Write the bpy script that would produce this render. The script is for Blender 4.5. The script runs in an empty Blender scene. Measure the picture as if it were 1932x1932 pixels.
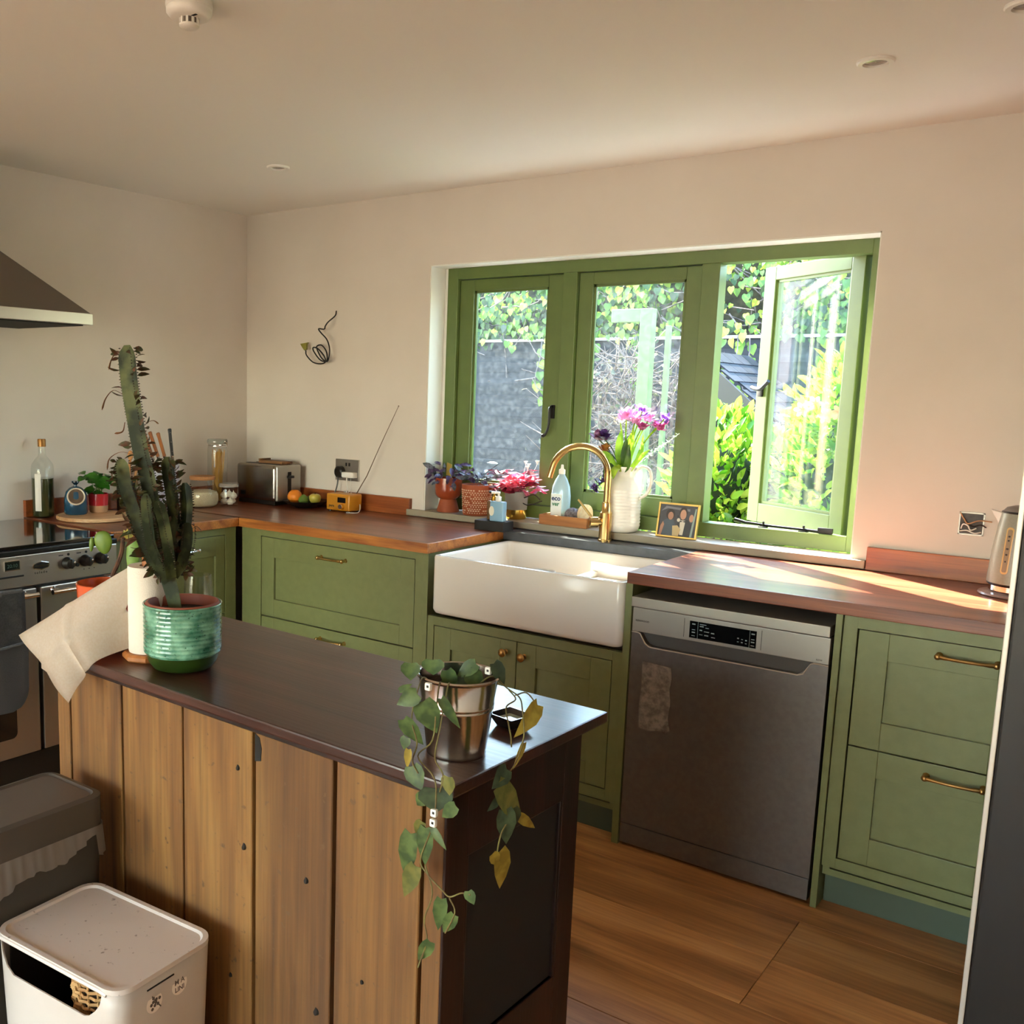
import bpy, bmesh, math, random
from mathutils import Vector, Matrix
random.seed(7)
R = math.radians
scene = bpy.context.scene
col = scene.collection
# ------------------------------------------------------------------ camera
cam_d = bpy.data.cameras.new('camera'); cam = bpy.data.objects.new('camera', cam_d); col.objects.link(cam)
a, b, c = R(38.5556), R(-8.5769), R(1.2497)
fw = Vector((-math.sin(a)*math.cos(b), math.cos(a)*math.cos(b), math.sin(b)))
rr = Vector((math.cos(a), math.sin(a), 0)); uu = rr.cross(fw)
r2 = rr*math.cos(c)+uu*math.sin(c); u2 = -rr*math.sin(c)+uu*math.cos(c)
cam.matrix_world = Matrix(((r2.x, u2.x, -fw.x, 3.7262), (r2.y, u2.y, -fw.y, -3.5618), (r2.z, u2.z, -fw.z, 1.4782), (0, 0, 0, 1)))
cam_d.sensor_width = 36; cam_d.lens = 1854.83/1932*36
cam_d.shift_x = (966-714.42)/1932; cam_d.shift_y = (1018.37-966)/1932
cam_d.clip_start = .05; cam_d.clip_end = 200
scene.camera = cam
scene.view_settings.view_transform = 'Standard'; scene.view_settings.look = 'None'
scene.view_settings.gamma = 1; scene.view_settings.use_curve_mapping = False
scene.view_settings.exposure = 0.36
# ------------------------------------------------------------------ sky
w = bpy.data.worlds.new('sky'); scene.world = w; w.use_nodes = True
nt = w.node_tree; nt.nodes.clear()
wo = nt.nodes.new('ShaderNodeOutputWorld'); wb = nt.nodes.new('ShaderNodeBackground'); st = nt.nodes.new('ShaderNodeTexSky')
st.sky_type = 'NISHITA'; st.sun_disc = False; st.sun_elevation = R(42); st.sun_rotation = R(-56); st.air_density = 1.2; st.dust_density = .7
wb.inputs[1].default_value = 3.1
nt.links.new(st.outputs[0], wb.inputs[0]); nt.links.new(wb.outputs[0], wo.inputs[0])
# ------------------------------------------------------------------ sun
sd = bpy.data.lights.new('sun', 'SUN'); sd.energy = 66; sd.angle = R(.6); sd.color = (1, .93, .82)
so = bpy.data.objects.new('sun', sd); col.objects.link(so)
sdir = Vector((.832, -.555, -.90)).normalized()
so.rotation_euler = sdir.to_track_quat('-Z', 'Y').to_euler(); so.location = (-6, 5, 9)
# daylight through the glazed doors at the far end of the room, behind the camera
def area(name, loc, rot, sx, sy, e, colr):
    l = bpy.data.lights.new(name, 'AREA'); l.shape = 'RECTANGLE'; l.size = sx; l.size_y = sy; l.energy = e; l.color = colr
    o = bpy.data.objects.new(name, l); col.objects.link(o); o.location = loc; o.rotation_euler = rot
    return l
area('door_daylight', (1.9, -7.15, 1.25), (R(90), 0, R(0)), 3.2, 2.1, 25, (1.0, .92, .84))
area('side_daylight', (-.06, -6.4, 1.13), (0, R(-90), 0), 2.0, 1.15, 24, (1.0, .96, .90))
pw = area('window_portal', (2.04, .24, 1.49), (R(-90), 0, 0), 1.85, 1.15, 1, (1, 1, 1)); pw.cycles.is_portal = True

# ------------------------------------------------------------------ helpers
def lin(h):
    if isinstance(h, str):
        v = [int(h[i:i+2], 16)/255 for i in (0, 2, 4)]
    else: v = [x/255 for x in h]
    return tuple(x/12.92 if x <= .04045 else ((x+.055)/1.055)**2.4 for x in v)+(1,)
MATS = {}
def mat(name, color, rough=.5, metal=0., spec=.5, noise=0., nscale=20., color2=None, bump=0., bscale=60., trans=0., coat=0., emit=None, stretch=(1, 1, 1), sheen=0, alpha=1, detail=4, contrast=(.35, .65)):
    m = bpy.data.materials.new(name); m.use_nodes = True; n = m.node_tree; p = n.nodes['Principled BSDF']
    p.inputs['Base Color'].default_value = lin(color); p.inputs['Roughness'].default_value = rough; p.inputs['Metallic'].default_value = metal
    p.inputs['Specular IOR Level'].default_value = spec
    p.inputs['Coat Weight'].default_value = coat; p.inputs['Coat Roughness'].default_value = .08
    p.inputs['Transmission Weight'].default_value = trans; p.inputs['Sheen Weight'].default_value = sheen; p.inputs['Alpha'].default_value = alpha
    if emit: p.inputs['Emission Color'].default_value = lin(emit[0]); p.inputs['Emission Strength'].default_value = emit[1]
    tc = n.nodes.new('ShaderNodeTexCoord'); mp = n.nodes.new('ShaderNodeMapping'); mp.inputs['Scale'].default_value = stretch
    n.links.new(tc.outputs['Object'], mp.inputs[0])
    if color2 is not None:
        t = n.nodes.new('ShaderNodeTexNoise'); t.inputs['Scale'].default_value = nscale; t.inputs['Detail'].default_value = detail
        n.links.new(mp.outputs[0], t.inputs['Vector'])
        r = n.nodes.new('ShaderNodeValToRGB'); r.color_ramp.elements[0].color = lin(color); r.color_ramp.elements[1].color = lin(color2)
        r.color_ramp.elements[0].position = contrast[0]; r.color_ramp.elements[1].position = contrast[1]
        n.links.new(t.outputs[0], r.inputs[0]); n.links.new(r.outputs[0], p.inputs['Base Color'])
    if bump:
        t = n.nodes.new('ShaderNodeTexNoise'); t.inputs['Scale'].default_value = bscale; t.inputs['Detail'].default_value = 3
        n.links.new(mp.outputs[0], t.inputs['Vector'])
        bn = n.nodes.new('ShaderNodeBump'); bn.inputs['Strength'].default_value = bump; bn.inputs['Distance'].default_value = .004
        n.links.new(t.outputs[0], bn.inputs['Height']); n.links.new(bn.outputs[0], p.inputs['Normal'])
    MATS[name] = m
    return m
def wood(name, cols, rough=.45, scale=(1.2, 14, 14), dist=2.5, bump=.15, coat=0., knots=0, axis=None, blotch=None, spec=.5):
    """long-grained timber: stretched noise bands, fine fibres and optional dark knots"""
    m = bpy.data.materials.new(name); m.use_nodes = True; n = m.node_tree; p = n.nodes['Principled BSDF']
    p.inputs['Roughness'].default_value = rough; p.inputs['Coat Weight'].default_value = coat; p.inputs['Coat Roughness'].default_value = .12
    p.inputs['Specular IOR Level'].default_value = spec
    L = n.links.new
    tc = n.nodes.new('ShaderNodeTexCoord'); oi = n.nodes.new('ShaderNodeObjectInfo')
    ad = n.nodes.new('ShaderNodeVectorMath'); ad.operation = 'ADD'
    ml = n.nodes.new('ShaderNodeMath'); ml.operation = 'MULTIPLY'; ml.inputs[1].default_value = 37.
    L(oi.outputs['Random'], ml.inputs[0]); L(tc.outputs['Object'], ad.inputs[0]); L(ml.outputs[0], ad.inputs[1])
    mp = n.nodes.new('ShaderNodeMapping'); mp.inputs['Scale'].default_value = scale; L(ad.outputs[0], mp.inputs[0])
    t = n.nodes.new('ShaderNodeTexNoise'); t.inputs['Scale'].default_value = 1.; t.inputs['Detail'].default_value = 6; t.inputs['Distortion'].default_value = dist*.25
    L(mp.outputs[0], t.inputs['Vector'])
    r = n.nodes.new('ShaderNodeValToRGB'); e = r.color_ramp.elements
    e[0].position = .3; e[0].color = lin(cols[0]); e[1].position = .72; e[1].color = lin(cols[-1])
    for k, cc in enumerate(cols[1:-1]):
        x = e.new(.3+.42*(k+1)/(len(cols)-1)); x.color = lin(cc)
    L(t.outputs[0], r.inputs[0])
    mp2 = n.nodes.new('ShaderNodeMapping'); mp2.inputs['Scale'].default_value = tuple(s*(6 if s > 3 else 2.2) for s in scale); L(ad.outputs[0], mp2.inputs[0])
    t2 = n.nodes.new('ShaderNodeTexNoise'); t2.inputs['Scale'].default_value = 1.6; t2.inputs['Detail'].default_value = 3; L(mp2.outputs[0], t2.inputs['Vector'])
    mx = n.nodes.new('ShaderNodeMix'); mx.data_type = 'RGBA'; mx.blend_type = 'OVERLAY'; mx.inputs[0].default_value = .45
    L(r.outputs[0], mx.inputs[6]); L(t2.outputs[0], mx.inputs[7]); out = mx.outputs[2]
    # board to board tone
    hs = n.nodes.new('ShaderNodeHueSaturation'); mr = n.nodes.new('ShaderNodeMapRange'); mr.inputs[3].default_value = .85; mr.inputs[4].default_value = 1.15
    L(oi.outputs['Random'], mr.inputs[0]); L(mr.outputs[0], hs.inputs['Value']); L(out, hs.inputs['Color']); out = hs.outputs[0]
    if knots:
        mp3 = n.nodes.new('ShaderNodeMapping'); mp3.inputs['Scale'].default_value = tuple((2.2 if s < 3 else 6.5) for s in scale); L(ad.outputs[0], mp3.inputs[0])
        v = n.nodes.new('ShaderNodeTexVoronoi'); v.inputs['Scale'].default_value = knots; L(mp3.outputs[0], v.inputs['Vector'])
        kr = n.nodes.new('ShaderNodeValToRGB'); kr.color_ramp.elements[0].position = .0; kr.color_ramp.elements[1].position = .16
        kr.color_ramp.elements[0].color = (1, 1, 1, 1); kr.color_ramp.elements[1].color = (0, 0, 0, 1); L(v.outputs[0], kr.inputs[0])
        m3 = n.nodes.new('ShaderNodeMix'); m3.data_type = 'RGBA'; m3.inputs[7].default_value = lin(cols[0])
        k2 = n.nodes.new('ShaderNodeMath'); k2.operation = 'MULTIPLY'; k2.inputs[1].default_value = .75; L(kr.outputs[0], k2.inputs[0])
        L(k2.outputs[0], m3.inputs[0]); L(out, m3.inputs[6]); out = m3.outputs[2]
    if blotch:
        t4 = n.nodes.new('ShaderNodeTexNoise'); t4.inputs['Scale'].default_value = 55; t4.inputs['Detail'].default_value = 2; L(tc.outputs['Object'], t4.inputs['Vector'])
        k4 = n.nodes.new('ShaderNodeValToRGB'); k4.color_ramp.elements[0].position = .66; k4.color_ramp.elements[1].position = .74; L(t4.outputs[0], k4.inputs[0])
        m4 = n.nodes.new('ShaderNodeMix'); m4.data_type = 'RGBA'; m4.inputs[7].default_value = lin(blotch); L(k4.outputs[0], m4.inputs[0]); L(out, m4.inputs[6]); out = m4.outputs[2]
    L(out, p.inputs['Base Color'])
    bn = n.nodes.new('ShaderNodeBump'); bn.inputs['Strength'].default_value = bump; bn.inputs['Distance'].default_value = .004
    L(t2.outputs[0], bn.inputs['Height']); L(bn.outputs[0], p.inputs['Normal'])
    MATS[name] = m
    return m
def leafmat(name, c1, c2, rough=.45, tr=.35, nscale=30):
    m = bpy.data.materials.new(name); m.use_nodes = True; n = m.node_tree; p = n.nodes['Principled BSDF']; L = n.links.new
    tc = n.nodes.new('ShaderNodeTexCoord'); t = n.nodes.new('ShaderNodeTexNoise'); t.inputs['Scale'].default_value = nscale; L(tc.outputs['Object'], t.inputs['Vector'])
    r = n.nodes.new('ShaderNodeValToRGB'); r.color_ramp.elements[0].color = lin(c1); r.color_ramp.elements[1].color = lin(c2)
    r.color_ramp.elements[0].position = .38; r.color_ramp.elements[1].position = .62
    L(t.outputs[0], r.inputs[0]); L(r.outputs[0], p.inputs['Base Color']); p.inputs['Roughness'].default_value = rough
    tl = n.nodes.new('ShaderNodeBsdfTranslucent'); L(r.outputs[0], tl.inputs[0])
    mx = n.nodes.new('ShaderNodeMixShader'); mx.inputs[0].default_value = tr; o = n.nodes['Material Output']
    L(p.outputs[0], mx.inputs[1]); L(tl.outputs[0], mx.inputs[2]); L(mx.outputs[0], o.inputs[0])
    MATS[name] = m
    return m
def paneglass(name, tint='F2F7F4', dust=.0, refl=1.):
    """flat glass sheet: Fresnel mix of mirror and clear, with an optional dusty film"""
    m = bpy.data.materials.new(name); m.use_nodes = True; n = m.node_tree; n.nodes.remove(n.nodes['Principled BSDF']); L = n.links.new
    tr = n.nodes.new('ShaderNodeBsdfTransparent'); tr.inputs[0].default_value = lin(tint)
    gl = n.nodes.new('ShaderNodeBsdfGlossy'); gl.inputs['Roughness'].default_value = .01
    fr = n.nodes.new('ShaderNodeFresnel'); ge = n.nodes.new('ShaderNodeNewGeometry'); mi_ = n.nodes.new('ShaderNodeMapRange')
    mi_.inputs[3].default_value = 1.5; mi_.inputs[4].default_value = 1/1.5; L(ge.outputs['Backfacing'], mi_.inputs[0]); L(mi_.outputs[0], fr.inputs[0])
    mu = n.nodes.new('ShaderNodeMath'); mu.operation = 'MULTIPLY'; mu.inputs[1].default_value = refl; mu.use_clamp = True; L(fr.outputs[0], mu.inputs[0])
    m1 = n.nodes.new('ShaderNodeMixShader'); L(mu.outputs[0], m1.inputs[0]); L(tr.outputs[0], m1.inputs[1]); L(gl.outputs[0], m1.inputs[2]); out = m1.outputs[0]
    if dust:
        df = n.nodes.new('ShaderNodeBsdfTranslucent'); df.inputs[0].default_value = lin('DCE6EC')
        tc = n.nodes.new('ShaderNodeTexCoord'); t = n.nodes.new('ShaderNodeTexNoise'); t.inputs['Scale'].default_value = 55; t.inputs['Detail'].default_value = 6; L(tc.outputs['Object'], t.inputs['Vector'])
        mr = n.nodes.new('ShaderNodeMapRange'); mr.inputs[1].default_value = .42; mr.inputs[2].default_value = .75; mr.inputs[3].default_value = dust*.55; mr.inputs[4].default_value = dust*2.6; L(t.outputs[0], mr.inputs[0])
        m2 = n.nodes.new('ShaderNodeMixShader'); L(mr.outputs[0], m2.inputs[0]); L(out, m2.inputs[1]); L(df.outputs[0], m2.inputs[2]); out = m2.outputs[0]
    L(out, n.nodes['Material Output'].inputs[0])
    MATS[name] = m
    return m

ORG = {}
def finish(name, bm, m, parent=None, local=False, smooth=None):
    me = bpy.data.meshes.new(name)
    if not local:
        o0 = ORG[parent.name] if parent else Vector()
        if o0.length: bmesh.ops.translate(bm, verts=bm.verts, vec=-o0)
    bmesh.ops.recalc_face_normals(bm, faces=bm.faces) if smooth is not None else None
    bm.to_mesh(me); bm.free()
    for x in (m if isinstance(m, (list, tuple)) else [m]): me.materials.append(x)
    o = bpy.data.objects.new(name, me); col.objects.link(o)
    if parent:
        o.parent = parent; ORG[o.name] = ORG[parent.name]
    else: ORG[o.name] = Vector()
    if smooth:
        for p in me.polygons: p.use_smooth = True
        try: me.set_sharp_from_angle(angle=R(smooth))
        except Exception: pass
    return o
def setp(o, label=None, cat=None, group=None, kind=None):
    if label: o['label'] = label
    if cat: o['category'] = cat
    if group: o['group'] = group
    if kind: o['kind'] = kind
    return o
def thing(name, label, cat, loc, rotz=0, group=None, kind=None):
    o = bpy.data.objects.new(name, None); o.empty_display_size = .05; col.objects.link(o)
    o.location = loc; o.rotation_euler = (0, 0, rotz); ORG[o.name] = Vector(loc)
    return setp(o, label, cat, group, kind)

class B:
    """collects shapes into one mesh"""
    def __init__(s): s.bm = bmesh.new(); s.mi = 0
    def _tag(s, n0):
        s.bm.faces.ensure_lookup_table()
        for f in s.bm.faces[n0:]: f.material_index = s.mi
    def box(s, x0, x1, y0, y1, z0, z1, bev=0., seg=2, mtx=None):
        t = bmesh.new(); r = bmesh.ops.create_cube(t, size=1)
        for v in t.verts: v.co = Vector(((x0+x1)/2+v.co.x*(x1-x0), (y0+y1)/2+v.co.y*(y1-y0), (z0+z1)/2+v.co.z*(z1-z0)))
        if bev: bmesh.ops.bevel(t, geom=t.edges[:]+t.verts[:], offset=bev, segments=seg, profile=.6, affect='EDGES')
        return s._merge(t, mtx)
    def _merge(s, t, mtx=None):
        if mtx is not None: bmesh.ops.transform(t, matrix=mtx, verts=t.verts)
        me = bpy.data.meshes.new('tmp'); t.to_mesh(me); t.free(); n0 = len(s.bm.faces); s.bm.from_mesh(me); bpy.data.meshes.remove(me); s._tag(n0); return s
    def lathe(s, prof, c=(0, 0, 0), seg=32, mtx=None, cap0=False, cap1=False, wob=None):
        t = bmesh.new(); rings = []
        for r, z in prof:
            rings.append([t.verts.new((c[0]+r*math.cos(2*math.pi*k/seg)*(1 if not wob else 1+wob*math.sin(5*2*math.pi*k/seg)), c[1]+r*math.sin(2*math.pi*k/seg), c[2]+z)) for k in range(seg)])
        for A, Bq in zip(rings, rings[1:]):
            for k in range(seg): t.faces.new((A[k], A[(k+1) % seg], Bq[(k+1) % seg], Bq[k]))
        if cap0: t.faces.new(rings[0][::-1])
        if cap1: t.faces.new(rings[-1])
        return s._merge(t, mtx)
    def cyl(s, p0, p1, r0, r1=None, seg=16, cap=True):
        return s.tube([p0, p1], [r0, r0 if r1 is None else r1], seg, cap)
    def tube(s, pts, rad, seg=10, cap=True, flat=1., twist=0., star=None, up=None):
        pts = [Vector(p) for p in pts]; n = len(pts)
        if not isinstance(rad, (list, tuple)): rad = [rad]*n
        t = bmesh.new(); rings = []; prev = None
        for i, p in enumerate(pts):
            d = (pts[min(i+1, n-1)]-pts[max(i-1, 0)]).normalized()
            if prev is None:
                uq = Vector(up) if up else (Vector((0, 0, 1)) if abs(d.z) < .9 else Vector((1, 0, 0)))
                x = d.cross(uq).normalized()
            else: x = (prev-d*prev.dot(d)).normalized()
            prev = x; y = d.cross(x)
            ring = []
            for k in range(seg):
                an = 2*math.pi*k/seg+twist*i
                rr_ = rad[i]*(1 if not star else (1. if k % star[0] == 0 else star[1]))
                ring.append(t.verts.new(p+(x*math.cos(an)+y*math.sin(an)*flat)*rr_))
            rings.append(ring)
        for A, Bq in zip(rings, rings[1:]):
            for k in range(seg): t.faces.new((A[k], A[(k+1) % seg], Bq[(k+1) % seg], Bq[k]))
        if cap: t.faces.new(rings[0][::-1]); t.faces.new(rings[-1])
        return s._merge(t)
    def ball(s, c, r, sc=(1, 1, 1), seg=16, mtx=None):
        t = bmesh.new(); bmesh.ops.create_uvsphere(t, u_segments=seg, v_segments=max(6, seg//2), radius=r)
        for v in t.verts: v.co = Vector((v.co.x*sc[0], v.co.y*sc[1], v.co.z*sc[2]))
        if mtx is not None: bmesh.ops.transform(t, matrix=mtx, verts=t.verts)
        bmesh.ops.translate(t, verts=t.verts, vec=Vector(c)); return s._merge(t)
    def prism(s, poly, p0, ux, uy, th, bev=0., mtx=None):
        """2D polygon in the plane (p0; ux, uy) pushed by vector th"""
        t = bmesh.new(); p0, ux, uy, th = map(Vector, (p0, ux, uy, th))
        A = [t.verts.new(p0+ux*q[0]+uy*q[1]) for q in poly]; Bq = [t.verts.new(v.co+th) for v in A]
        t.faces.new(A); t.faces.new(Bq[::-1]); k = len(A)
        for i in range(k): t.faces.new((A[i], Bq[i], Bq[(i+1) % k], A[(i+1) % k]))
        bmesh.ops.recalc_face_normals(t, faces=t.faces)
        if bev: bmesh.ops.bevel(t, geom=t.edges[:], offset=bev, segments=2, profile=.6, affect='EDGES')
        return s._merge(t, mtx)
    def face(s, *pts):
        f = s.bm.faces.new([s.bm.verts.new(Vector(p)) for p in pts]); f.material_index = s.mi; return s
    def out(s, name, m, parent=None, local=False, smooth=40): return finish(name, s.bm, m, parent, local, smooth)
def rrect(x0, x1, y0, y1, r, seg=4):
    pts = []
    for cx, cy, a0 in ((x1-r, y1-r, 0), (x0+r, y1-r, 90), (x0+r, y0+r, 180), (x1-r, y0+r, 270)):
        for k in range(seg+1): pts.append((cx+r*math.cos(R(a0+90*k/seg)), cy+r*math.sin(R(a0+90*k/seg))))
    return pts
def text(name, s, size, m, p, rot, parent, extrude=.0004, align='LEFT', shear=0, bold=0):
    cu = bpy.data.curves.new('t', 'FONT'); cu.body = s; cu.size = size; cu.extrude = extrude; cu.align_x = align; cu.shear = shear; cu.offset = bold; cu.resolution_u = 2
    o = bpy.data.objects.new('t', cu); col.objects.link(o)
    me = bpy.data.meshes.new_from_object(o); bpy.data.objects.remove(o)
    q = bpy.data.objects.new(name, me); me.name = name; col.objects.link(q); me.materials.clear(); me.materials.append(m)
    q.parent = parent; q.location = Vector(p)-ORG[parent.name]; q.rotation_euler = rot; ORG[q.name] = Vector(p)
    return q
def leaf(bq, base, tip, w, nrm, kind='oval', fold=.25, droop=.15, thick=False):
    """a leaf from base to tip with a folded midrib; nrm is the facing side"""
    base, tip, nrm = Vector(base), Vector(tip), Vector(nrm)
    ax = tip-base; Ln = ax.length; ax.normalize(); sd_ = ax.cross(nrm)
    if sd_.length < 1e-4: sd_ = ax.cross(Vector((.3, .5, .8)))
    sd_.normalize(); up = sd_.cross(ax)
    prof = {'oval': [(.0, 0), (.18, .62), (.42, 1.), (.7, .8), (.9, .35), (1, 0)],
            'heart': [(.0, .15), (-.08, .62), (.12, .98), (.4, 1.), (.72, .55), (1, 0)],
            'lance': [(0, .35), (.25, .8), (.5, 1), (.75, .75), (1, 0)],
            'round': [(0, 0), (.12, .7), (.4, 1.), (.7, .9), (.92, .5), (1, 0)],
            'small': [(0, 0), (.45, 1), (1, 0)]}[kind]
    bm = bq.bm; mid = []; le = []; ri = []
    for i, (t, ww) in enumerate(prof):
        z = droop*Ln*(-(max(t, 0)**2)); hw = w*.5*ww
        mid.append(bm.verts.new(base+ax*(Ln*max(t, 0.0))+up*z))
        if ww > 0:
            le.append(bm.verts.new(base+ax*(Ln*t)+sd_*hw+up*(z+fold*hw))); ri.append(bm.verts.new(base+ax*(Ln*t)-sd_*hw+up*(z+fold*hw)))
        else: le.append(None); ri.append(None)
    for i in range(len(prof)-1):
        for S, fl in ((le, 0), (ri, 1)):
            vs = [mid[i], mid[i+1], S[i+1], S[i]]; vs = [v for v in vs if v is not None]
            if len(vs) > 2:
                f = bm.faces.new(vs if fl else vs[::-1]); f.material_index = bq.mi; f.smooth = True
def rv(s=1.): return Vector((random.uniform(-s, s), random.uniform(-s, s), random.uniform(-s, s)))
def spline(pts, n=6):
    """Catmull-Rom through the points"""
    P = [Vector(p) for p in pts]; P = [P[0]*2-P[1]]+P+[P[-1]*2-P[-2]]; o = []
    for i in range(1, len(P)-2):
        for k in range(n):
            t = k/n; p0, p1, p2, p3 = P[i-1:i+3]
            o.append(.5*((2*p1)+(-p0+p2)*t+(2*p0-5*p1+4*p2-p3)*t*t+(-p0+3*p1-3*p2+p3)*t*t*t))
    o.append(P[-2]); return o

# ------------------------------------------------------------------ materials
WALL = mat('wall_paint', 'DAD0C6', .85, color2='D4CABF', nscale=2.2, bump=.12, bscale=45)
REVEAL = mat('reveal_paint', 'E6E4DC', .8)
CEIL = mat('ceiling_paint', 'EFE9E0', .9, bump=.05, bscale=30)
SAGE = mat('sage_paint', '75794B', .42, color2='707447', nscale=30, bump=.06, bscale=300)
SAGE2 = mat('sage_plinth', '4C5946', .5)
WINP = mat('window_green_paint', '5C6F35', .4, color2='576A32', nscale=18)
DARK = mat('dark_gap', '12100E', .8)
BLACK = mat('black_plastic', '15130F', .35)
BLACKM = mat('black_iron', '100D0C', .45, metal=.3)
BRASS = mat('brass', 'D2B67C', .2, metal=1., color2='C7A768', nscale=9)
BRASS2 = mat('aged_brass', 'B08A55', .35, metal=1.)
STEEL = mat('brushed_steel', '9D9790', .32, metal=1., bump=.05, bscale=200, stretch=(1, .04, 1))
STEELD = mat('dishwasher_steel', '77706A', .42, metal=.75, color2='716A64', nscale=60)
CHROME = mat('chrome', 'D8D4CE', .1, metal=1.)
OAKF = wood('oak_floor', ['8E5F38', 'AE7848', 'C38C56', 'CE9A66'], .42, (1.1, 9, 9), 2.5, .1, knots=1.4, spec=.4)
WTOP = wood('walnut_worktop', ['512412', '68331C', '7A4128', '884D30'], .34, (1.3, 22, 22), 2.2, .08, coat=.15)
WEDGE = wood('iroko_edge', ['82441A', 'A2602A', 'B4702F', 'BB7C3E'], .38, (2.2, 18, 18), 3., .1)
UPST = wood('upstand_wood', ['7C3B19', '944C22', 'A85A28', 'AE632F'], .38, (1.5, 20, 20), 2., .08)
PINE = wood('old_pine', ['4C3016', '66421C', '765024', '84602F'], .7, (13, 13, 1.0), 3.2, .35, knots=1.0, blotch='5E4225')
MAHOG = wood('dark_mahogany', ['150806', '1E0C08', '28110C', '311610'], .45, (12, 12, 1.1), 2.5, .08, coat=.05, spec=.35)
MAHTOP = wood('dark_island_top', ['24120D', '311913', '3E221A', '4A2B21'], .3, (1.1, 13, 13), 2.2, .1, coat=.12)
PORC = mat('white_porcelain', 'E6DED4', .1, coat=.0, spec=.35)
SLATE = mat('slate_stone', '3F4143', .28, color2='4C4E50', nscale=25, bump=.06)
SILL = mat('taupe_sill_paint', '9B917C', .45)
HOBG = mat('black_hob_glass', '0B0B0B', .05, coat=.6)
WHITEP = mat('white_plastic', 'E8E2D8', .35)
OFFW = mat('grey_white_plastic', 'C9C0B6', .42, color2='BFB6AB', nscale=5)
PANE = paneglass('window_glass', dust=.006)
PANE3 = paneglass('open_pane_glass', dust=.012, refl=1.6)
CLEAR = paneglass('clear_glass', 'F8FAF9', refl=.8)
TERRA = mat('terracotta', 'A4532F', .7, color2='964726', nscale=12)
SOIL = mat('soil', '1D140E', .95, color2='33251A', nscale=90, bump=.8, bscale=120)

# ------------------------------------------------------------------ room shell
XR = 4.55; YB = -7.2; H = 2.333; WT = .19
bq = B()
WX0, WX1, WZ0, WZ1 = 1.143, 2.9305, .925, 2.024
bq.box(-.25, WX0, 0, WT, -.1, H+.1); bq.box(WX1, XR+.25, 0, WT, -.1, H+.1); bq.box(WX0, WX1, 0, WT, -.1, WZ0); bq.box(WX0, WX1, 0, WT, WZ1, H+.1)
wall_back = setp(bq.out('wall_back', WALL, smooth=None), kind='structure')
bq = B(); bq.box(-.25, WX0, WT, WT+.006, -.1, H+.1); bq.box(WX1, XR+.25, WT, WT+.006, -.1, H+.1); bq.box(WX0, WX1, WT, WT+.006, -.1, WZ0); bq.box(WX0, WX1, WT, WT+.006, WZ1, H+.1)
bq.out('outer_render', mat('outer_render', '7C7274', .9, color2='6A6163', nscale=4), wall_back, smooth=None)
bq = B()  # pale plaster lining of the window opening
bq.box(WX0-.001, WX0+.004, .002, .108, .955, WZ1); bq.box(WX0, WX1, .002, .108, WZ1-.005, WZ1+.001)
bq.box(WX1-.004, WX1+.001, .002, .108, .955, WZ1)
setp(bq.out('trim_1', REVEAL, smooth=None), kind='structure')
bq = B(); bq.box(-.25, 0, -5.78, 0, -.1, H+.1); bq.box(-.25, 0, YB, -7.02, -.1, H+.1); bq.box(-.25, 0, -7.02, -5.78, 2.17, H+.1)
dl = thing('door_2', None, None, (-.2, -6.4, 0), kind='structure')
f_ = B()
for k in range(3):
    y = -6.985+1.17*k/2; f_.box(-.22, -.15, y-.035, y+.035, 0, 2.17)
f_.box(-.22, -.15, -7.02, -5.78, 0, .09); f_.box(-.22, -.15, -7.02, -5.78, 2.09, 2.17)
f_.out('door_frame', mat('white_side_door', 'D8D8D0', .4), dl, smooth=None)
g_ = B(); g_.box(-.188, -.184, -7.0, -5.8, .09, 2.09); g_.out('glass_pane', CLEAR, dl, smooth=None)
setp(bq.out('wall_left', WALL, smooth=None), kind='structure')
bq = B(); bq.box(XR, XR+.25, YB, 0, -.1, H+.1); setp(bq.out('wall_right', WALL, smooth=None), kind='structure')
bq = B(); bq.box(-.25, XR+.25, YB-.2, WT, H, H+.12); setp(bq.out('ceiling', CEIL, smooth=None), kind='structure')
# rear wall with the glazed doors behind the camera
bq = B(); DX0, DX1, DZ = .3, 3.5, 2.15
bq.box(-.25, DX0, YB-.2, YB, -.1, H+.1); bq.box(DX1, XR+.25, YB-.2, YB, -.1, H+.1); bq.box(DX0, DX1, YB-.2, YB, DZ, H+.1)
setp(bq.out('wall_front', WALL, smooth=None), kind='structure')
dr = thing('door_1', None, None, (1.9, YB-.1, 0), kind='structure')
f_ = B()
for k in range(5):
    x = DX0+.03+(DX1-DX0-.06)*k/4; f_.box(x-.035, x+.035, YB-.14, YB-.07, 0, DZ)
f_.box(DX0, DX1, YB-.14, YB-.07, 0, .09); f_.box(DX0, DX1, YB-.14, YB-.07, DZ-.08, DZ)
f_.out('door_frame', mat('white_door_paint', 'D8D8D0', .4), dr, smooth=None)
g_ = B(); g_.box(DX0, DX1, YB-.108, YB-.104, .09, DZ-.08); g_.out('glass_pane', CLEAR, dr, smooth=None)
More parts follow.
